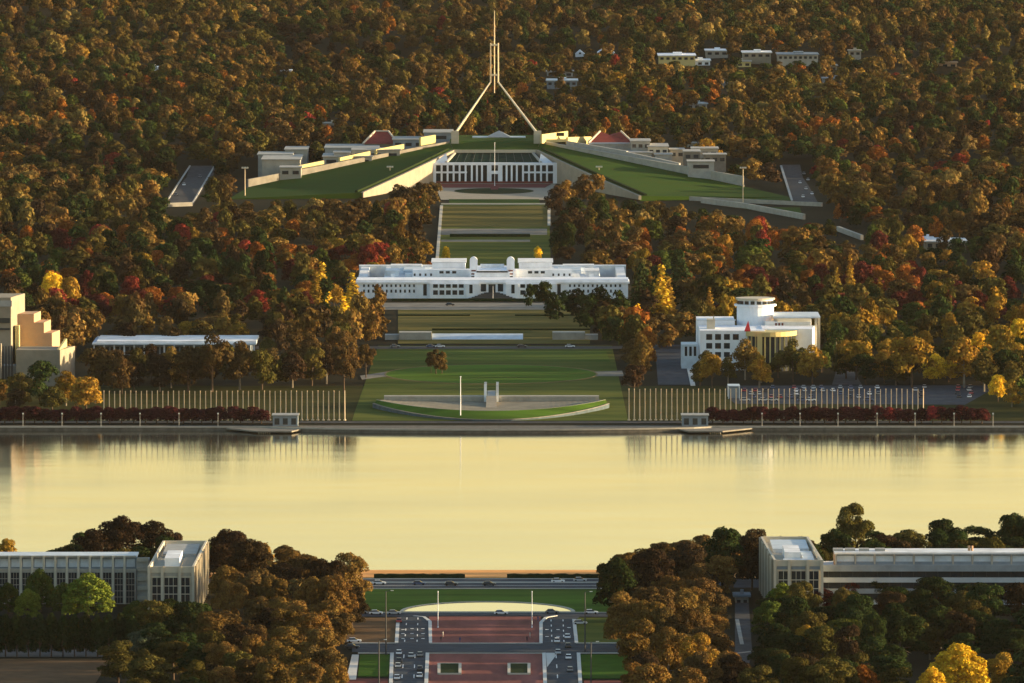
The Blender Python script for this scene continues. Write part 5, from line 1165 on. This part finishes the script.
def scatter(Y0, Y1, dx, dy, hr, mL, mR):
    y = Y0; k = 0
    while y < Y1:
        xl = CAM.x - 512 * mpp(y) - mL; xr = CAM.x + 512 * mpp(y) + mR; x = xl + (k % 2) * dx / 2
        while x < xr:
            X_, Y_ = x + rt.uniform(-.42, .42) * dx, y + rt.uniform(-.45, .45) * dy; z = zg(X_, Y_)
            px, row = proj((X_, Y_, z)); h = rt.uniform(*hr); w = rt.uniform(9, 13) * (1 + .6 * rt.random() ** 2) * (.9 if Y_ > 5640 else 1); h *= .8 + .4 * vn(px / 60, row / 14, 8)
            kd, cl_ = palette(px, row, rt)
            if kd == 'autumn': h *= .78; w *= .85
            if kd == 'poplar': h *= 1.35; w *= .42
            ok = True
            if 3225 < Y_ < 3935 or 5325 < Y_ < 5625 and -138 < X_ < 146: ok = False
            elif Y_ < 3300:
                _, rtop = proj((X_, Y_, z + h)); lim = sky_limit(px) + rt.uniform(2, 10)
                if rtop < lim:
                    h *= max(.3, (row - lim) / max(1, row - rtop)); w *= .85
                if h < 6: ok = False
                if ok and any((X_ - a) ** 2 + (Y_ - b) ** 2 * .25 < c * c * 1.3 for a, b, c in EXPL): ok = False
                if ok and blocked(X_, Y_, z, h, w): ok = False
            else:
                if any(abs(Y_ - b) < 60 and (X_ - a) ** 2 + (Y_ - b) ** 2 * .3 < c * c for a, b, c in EXPL): ok = False
                if ok and blocked(X_, Y_, z, h, w, .38 if Y_ < 5640 else .5):
                    h *= .6; w *= .75; ok = not blocked(X_, Y_, z, h, w)
            if ok: TREES.append(dict(x=X_, y=Y_, kind=kd, col=cl_, h=h, w=w, ex=False, lab=None, v=None))
            x += dx
        y += dy; k += 1
scatter(2690, 3222, 13, 24, (11, 17), 60, 150)
scatter(3940, 5330, 15, 28, (9, 19), 60, 170)
scatter(5330, 5625, 14, 26, (8, 16), 60, 170)
scatter(5640, 8150, 14, 26, (8, 17), 60, 220)
# ------------------------------------------------------------------ build trees
W0 = dict(gum=13.5, autumn=11.0, poplar=4.2, cone=8.0); H0 = dict(gum=15.0, autumn=12.5, poplar=20.5, cone=13.0)
GN = dict(gum='gum_tree', autumn='autumn_tree', poplar='poplar_tree', cone='conifer_tree')
def jitter(c, r, k=.28): f = r.uniform(1 - k, 1 + k); return tuple(min(1, v * f * r.uniform(.94, 1.06)) for v in c)
cover = [9999] * 1025; cnt = dict(gum=0, autumn=0, poplar=0, cone=0); CAP = dict(gum=290, autumn=220, poplar=60, cone=20)
far = []; IND = []
for t in sorted(TREES, key=lambda t: t['y']):
    z = zg(t['x'], t['y']); t['z'] = z; px, r0 = proj((t['x'], t['y'], z)); _, r1 = proj((t['x'], t['y'], z + t['h'])); hw = t['w'] / mpp(t['y']) / 2
    t['px'], t['row'], t['top'], t['hw'] = px, r0, r1, hw
    a, b = int(max(0, px - hw * .7)), int(min(1024, px + hw * .7)); vis = 0
    if b > a and r1 < 683 and r0 > 0:
        cs = cover[a:b + 1]; vis = sum(1 for c in cs if c > r1 + 2) / len(cs)
        for i in range(a, b + 1): cover[i] = min(cover[i], r1 + (0 if t['ex'] else 1))
    if vis > .25 and -5 < px < 1029 and cnt[t['kind']] < CAP[t['kind']]:
        cnt[t['kind']] += 1; IND.append(t)
    else: far.append(t)
TRUNKPAINT = {}
for t in IND:
    kd = t['kind']; k = t['v'] if t['v'] is not None else rt.randrange(5); det = 'hi' if t['y'] < 3300 else 'mid'
    crown, trunk = PROTO[kd, k, det]
    e = empty(GN[kd], (t['x'], t['y'], t['z']), None, 'tree', None, rz=rt.uniform(0, 6.28)); t['o'] = e
    e.scale = (t['w'] / W0[kd], t['w'] / W0[kd], t['h'] / H0[kd])
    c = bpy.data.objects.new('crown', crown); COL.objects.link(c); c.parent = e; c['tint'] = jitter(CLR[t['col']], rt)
    u = bpy.data.objects.new('trunk', trunk); COL.objects.link(u); u.parent = e
# small maroon trees along the promenade
MR = []
for a, b in ((6, 272), (714, 992)):
    x = a
    while x < b:
        p = atg(x + rt.uniform(-1.5, 1.5), 423.6); e = empty('promenade_tree', p, None, 'tree', None, rz=rt.uniform(0, 6)); s = mpp(p.y); hh = rt.uniform(14, 18.5) * s
        e.scale = (20 * s / 11, 18 * s / 11, hh / 12.5); k = rt.randrange(5)
        c = bpy.data.objects.new('crown', PROTO['autumn', k, 'mid'][0]); COL.objects.link(c); c.parent = e
        c['tint'] = jitter((.05, .014, .016) if rt.random() < .75 or not 880 < x < 960 else (.17, .022, .025), rt, .3)
        u = bpy.data.objects.new('trunk', PROTO['autumn', k, 'mid'][1]); COL.objects.link(u); u.parent = e; MR.append((x, e)); x += rt.uniform(8, 12.5)
# ------------------------------------------------------------------ far woods: one object of instances
def stuff(name, items, kd, label):
    if not items: return
    col = bpy.data.collections.new(name + '_source')
    for k in range(3):
        o = bpy.data.objects.new('%s_source_%d' % (name, k), PROTO[kd, k, 'lo'][0]); col.objects.link(o)
    me = bpy.data.meshes.new(name); me.from_pydata([(t['x'], t['y'], t['z']) for t in items], [], [])
    A = me.attributes
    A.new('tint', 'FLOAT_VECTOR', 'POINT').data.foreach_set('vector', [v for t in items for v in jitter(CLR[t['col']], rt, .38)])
    A.new('scl', 'FLOAT_VECTOR', 'POINT').data.foreach_set('vector', [v for t in items for v in (t['w'] / W0[kd], t['w'] / W0[kd], t['h'] / H0[kd])])
    A.new('rot', 'FLOAT_VECTOR', 'POINT').data.foreach_set('vector', [v for t in items for v in (0, 0, rt.uniform(0, 6.28))])
    A.new('idx', 'INT', 'POINT').data.foreach_set('value', [rt.randrange(3) for t in items])
    o = bpy.data.objects.new(name, me); COL.objects.link(o); tag(o, label, 'woodland', None, 'stuff')
    g = bpy.data.node_groups.new(name, 'GeometryNodeTree')
    g.interface.new_socket('Geometry', in_out='INPUT', socket_type='NodeSocketGeometry'); g.interface.new_socket('Geometry', in_out='OUTPUT', socket_type='NodeSocketGeometry')
    i = g.nodes.new('NodeGroupInput'); ou = g.nodes.new('NodeGroupOutput'); ip = g.nodes.new('GeometryNodeInstanceOnPoints'); ci = g.nodes.new('GeometryNodeCollectionInfo')
    ci.inputs[0].default_value = col; ci.inputs['Separate Children'].default_value = True; ip.inputs['Pick Instance'].default_value = True
    def na(nm, ty):
        n = g.nodes.new('GeometryNodeInputNamedAttribute'); n.data_type = ty; n.inputs['Name'].default_value = nm; return n.outputs['Attribute']
    g.links.new(i.outputs[0], ip.inputs['Points']); g.links.new(ci.outputs[0], ip.inputs['Instance']); g.links.new(na('scl', 'FLOAT_VECTOR'), ip.inputs['Scale'])
    er = g.nodes.new('FunctionNodeEulerToRotation'); g.links.new(na('rot', 'FLOAT_VECTOR'), er.inputs[0]); g.links.new(er.outputs[0], ip.inputs['Rotation'])
    g.links.new(na('idx', 'INT'), ip.inputs['Instance Index']); g.links.new(ip.outputs[0], ou.inputs[0])
    o.modifiers.new('woods', 'NODES').node_group = g
stuff('evergreen_woodland', [t for t in far if t['kind'] in ('gum', 'cone')], 'gum', 'dense brown and olive evergreen woods covering the hills around the parliament')
stuff('autumn_woodland', [t for t in far if t['kind'] == 'autumn'], 'autumn', 'red, orange and golden autumn trees scattered through the far woods')
stuff('poplar_woodland', [t for t in far if t['kind'] == 'poplar'], 'poplar', 'slim golden poplars scattered among the far woods')
print('TREES', len(TREES), cnt, 'far', len(far))
# ------------------------------------------------------------------ labels that single out each repeat
ORD = ['', 'first', 'second', 'third', 'fourth', 'fifth', 'sixth', 'seventh', 'eighth', 'ninth', 'tenth']
def ordw(i, n):
    if n == 1: return ''
    return ('leftmost' if i == 0 else 'rightmost' if i == n - 1 else (ORD[i + 1] if i < 10 else '%d%s' % (i + 1, {1: 'st', 2: 'nd', 3: 'rd'}.get((i + 1) % 10 if not 10 < (i + 1) % 100 < 14 else 0, 'th'))) + ' from left')
def region(px, row):
    if row > 500:
        if px < 225: 
            if row < 595: return 'behind the lower left offices'
            return 'before the lower left offices' if row < 660 else 'in the lower left corner wood'
        if px < 300: return 'on the far side left of the parade' if row < 660 else 'on the near side left of the parade'
        if px < 480: return 'beside the left parade road'  if row > 640 else 'left of the lake lawn'
        if px < 675: return 'beside the right parade road' if row > 640 else 'right of the lake lawn'
        if px < 760: return 'left of the right office tower' if row < 625 else 'left of the lower right side street'
        if row < 582: return 'behind the lower right offices'
        if row < 635: return 'right below the lower right offices'
        return 'in the lower right wood, left half' if px < 885 else 'in the lower right wood, right half'
    if row > 383: return 'by the left pole row' if px < 350 else ('beside the oval lawn' if px < 690 else ('before the tower gallery' if px < 830 else 'beside the car park'))
    if row > 335:
        if px < 120: return 'by the stepped building'
        if px < 270: return 'by the long low building'
        if px < 410: return 'on the left mall edge'
        if px < 500: return 'standing on the oval lawn'
        if px < 695: return 'on the right mall edge'
        if px < 830: return 'round the tower gallery'
        return 'above the car park' if px < 930 else 'at the right edge above the car park'
    if row > 300:
        if px < 120: return 'behind the stepped building'
        if px < 230: return 'behind the long low building, left'
        if px < 355: return 'behind the long low building, right'
        if px < 500: return 'at the left front of the white building'
        if px < 632: return 'at the right front of the white building'
        if px < 700: return 'right of the long white building'
        return 'behind the tower gallery' if px < 830 else 'in the woods right of the tower gallery'
    if row > 255:
        if px < 180: return 'at the left edge, level with the white building'
        if px < 355: return 'in the woods left of the white building'
        if px < 500: return 'in the left white courtyard'
        if px < 632: return 'in the right white courtyard'
        if px < 800: return 'in the woods right of the white building'
        return 'at the right edge, level with the white building'
    if px < 240: return 'in the mid woods at left'
    if px < 494: return 'below the left turf ramp'
    if px < 640: return 'below the right turf wall'
    if px < 820: return 'round the right turf ramp'
    return 'in the mid woods at right'
def label_set(items, base, cat=None):
    """items: list of (px, row, obj, desc, place)"""
    G = {}
    for it in items: G.setdefault((it[3], it[4]), []).append(it)
    for (d, pl), L in G.items():
        L.sort(key=lambda q: q[0])
        for i, it in enumerate(L):
            o = ordw(i, len(L)); it[2]['label'] = ('%s %s%s%s' % (d, base, ' ' + pl, (', ' + o) if o else '')).strip()
KN = dict(gum='gum tree', autumn='round-crowned tree', poplar='poplar', cone='conifer')
items = []
for t in IND:
    hm = t['h']; sz = 'tall ' if hm > 16.5 else ('small ' if hm < 9.5 else '')
    if t['lab'] == 'hedge':
        t['o']['group'] = 'dark trees in the clipped row behind the bare field'
        items.append((t['px'], t['row'], t['o'], 'dark green', 'in the clipped row by the bare field', 'tree')); continue
    items.append((t['px'], t['row'], t['o'], sz + t['col'], region(t['px'], t['row']), KN[t['kind']]))
    t['o']['group'] = {'gum': 'gum trees', 'autumn': 'round-crowned trees', 'poplar': 'poplars', 'cone': 'conifers'}[t['kind']]
for b in set(i[5] for i in items): label_set([i for i in items if i[5] == b], b)
for side, pl in ((0, 'on the left promenade'), (1, 'on the right promenade')):
    L = [(x, 0, e, 'small maroon', pl) for x, e in MR if (x > 500) == bool(side)]; label_set(L, 'tree')
    for q in L: q[2]['group'] = 'small maroon trees along the promenade'
for grp, d in (('lamp posts on the left promenade', 'pale lamp post'), ('lamp posts on the right promenade', 'pale lamp post'), ('pale bare poles in the long row left of the curved turf wall', 'pale bare pole'), ('pale bare poles in the long row right of the curved turf wall', 'pale bare pole')):
    L = sorted([o for o in COL.objects if o.parent is None and o.get('group') == grp], key=lambda o: o.location.x)
    pl = 'on the left promenade' if 'left prom' in grp else 'on the right promenade' if 'right prom' in grp else 'in the row %s of the turf amphitheatre' % ('left' if 'row left' in grp else 'right')
    for i, o in enumerate(L): o['label'] = '%s %s, %s' % (d, pl, ordw(i, len(L)))
for grp in ('cars in the car park behind the right pole row', 'cars on the hill road right of the turf ramp', 'cars on the hill road left of the turf ramp'):
    G = {}
    for o in COL.objects:
        if o.parent is None and o.get('group') == grp: G.setdefault(o['cc'], []).append(o)
    pl = 'in the car park behind the poles' if 'park' in grp else ('on the hill road right of the turf ramp' if 'right' in grp else 'on the hill road left of the turf ramp')
    for c, L in G.items():
        L.sort(key=lambda o: o['px'])
        for i, o in enumerate(L): o['label'] = ('%s car %s' % (c, pl)) + ((', ' + ordw(i, len(L))) if len(L) > 1 else '')
for o in list(COL.objects):
    for k in ('cc', 'px'):
        if k in o: del o[k]
for c, (t, used) in CARP.items():
    if not used:
        for ch in list(t.children): bpy.data.objects.remove(ch)
        bpy.data.objects.remove(t)

# ------------------------------------------------------------------ light
SUN_AZ, SUN_EL = 87, 6.2
w = bpy.data.worlds.new('World'); S.world = w; w.use_nodes = True; nt = w.node_tree; bg = nt.nodes['Background']
sk = nt.nodes.new('ShaderNodeTexSky'); sk.sky_type = 'NISHITA'; sk.sun_disc = False; sk.sun_elevation = rad(SUN_EL); sk.sun_rotation = rad(SUN_AZ)
sk.dust_density = 2.0; sk.altitude = 600
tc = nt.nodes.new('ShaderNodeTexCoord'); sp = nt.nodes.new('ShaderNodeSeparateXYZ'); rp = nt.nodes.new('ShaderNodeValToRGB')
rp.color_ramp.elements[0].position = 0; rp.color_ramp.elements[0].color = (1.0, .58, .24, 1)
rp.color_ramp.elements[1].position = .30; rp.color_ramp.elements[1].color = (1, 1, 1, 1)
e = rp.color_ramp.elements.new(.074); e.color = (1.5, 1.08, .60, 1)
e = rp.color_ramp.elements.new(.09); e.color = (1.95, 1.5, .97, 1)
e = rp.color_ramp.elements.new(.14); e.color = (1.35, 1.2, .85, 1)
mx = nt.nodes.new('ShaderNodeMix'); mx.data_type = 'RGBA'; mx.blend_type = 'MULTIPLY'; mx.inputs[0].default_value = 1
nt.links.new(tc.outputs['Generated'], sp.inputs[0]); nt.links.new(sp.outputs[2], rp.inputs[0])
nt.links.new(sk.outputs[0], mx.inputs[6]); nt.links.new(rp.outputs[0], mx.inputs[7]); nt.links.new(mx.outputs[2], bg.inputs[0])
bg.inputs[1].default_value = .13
sd = bpy.data.lights.new('sun', 'SUN'); sd.energy = 5.0; sd.angle = rad(.6); sd.color = (1.0, .74, .42)
so = bpy.data.objects.new('sun', sd); COL.objects.link(so)
d = Vector((math.cos(rad(SUN_EL)) * math.sin(rad(SUN_AZ)), math.cos(rad(SUN_EL)) * math.cos(rad(SUN_AZ)), math.sin(rad(SUN_EL))))
so.rotation_euler = d.to_track_quat('Z', 'Y').to_euler()
S.view_settings.view_transform = 'Standard'; S.view_settings.look = 'None'; S.view_settings.gamma = 1; S.view_settings.exposure = 1.52

def haze():
    m = bpy.data.materials.new('haze_air'); m.use_nodes = True; nt = m.node_tree; nt.nodes.remove(nt.nodes['Principled BSDF'])
    v = nt.nodes.new('ShaderNodeVolumePrincipled'); v.inputs['Color'].default_value = (.95, .9, .84, 1); v.inputs['Density'].default_value = 2.6e-6; v.inputs['Anisotropy'].default_value = .2
    nt.links.new(v.outputs[0], nt.nodes['Material Output'].inputs['Volume'])
    o = MB().box(-4100, 4100, -4100, 13100, -5, 330).build('haze', m); o['kind'] = 'stuff'; o['label'] = 'thin warm evening haze over the whole valley'
haze()
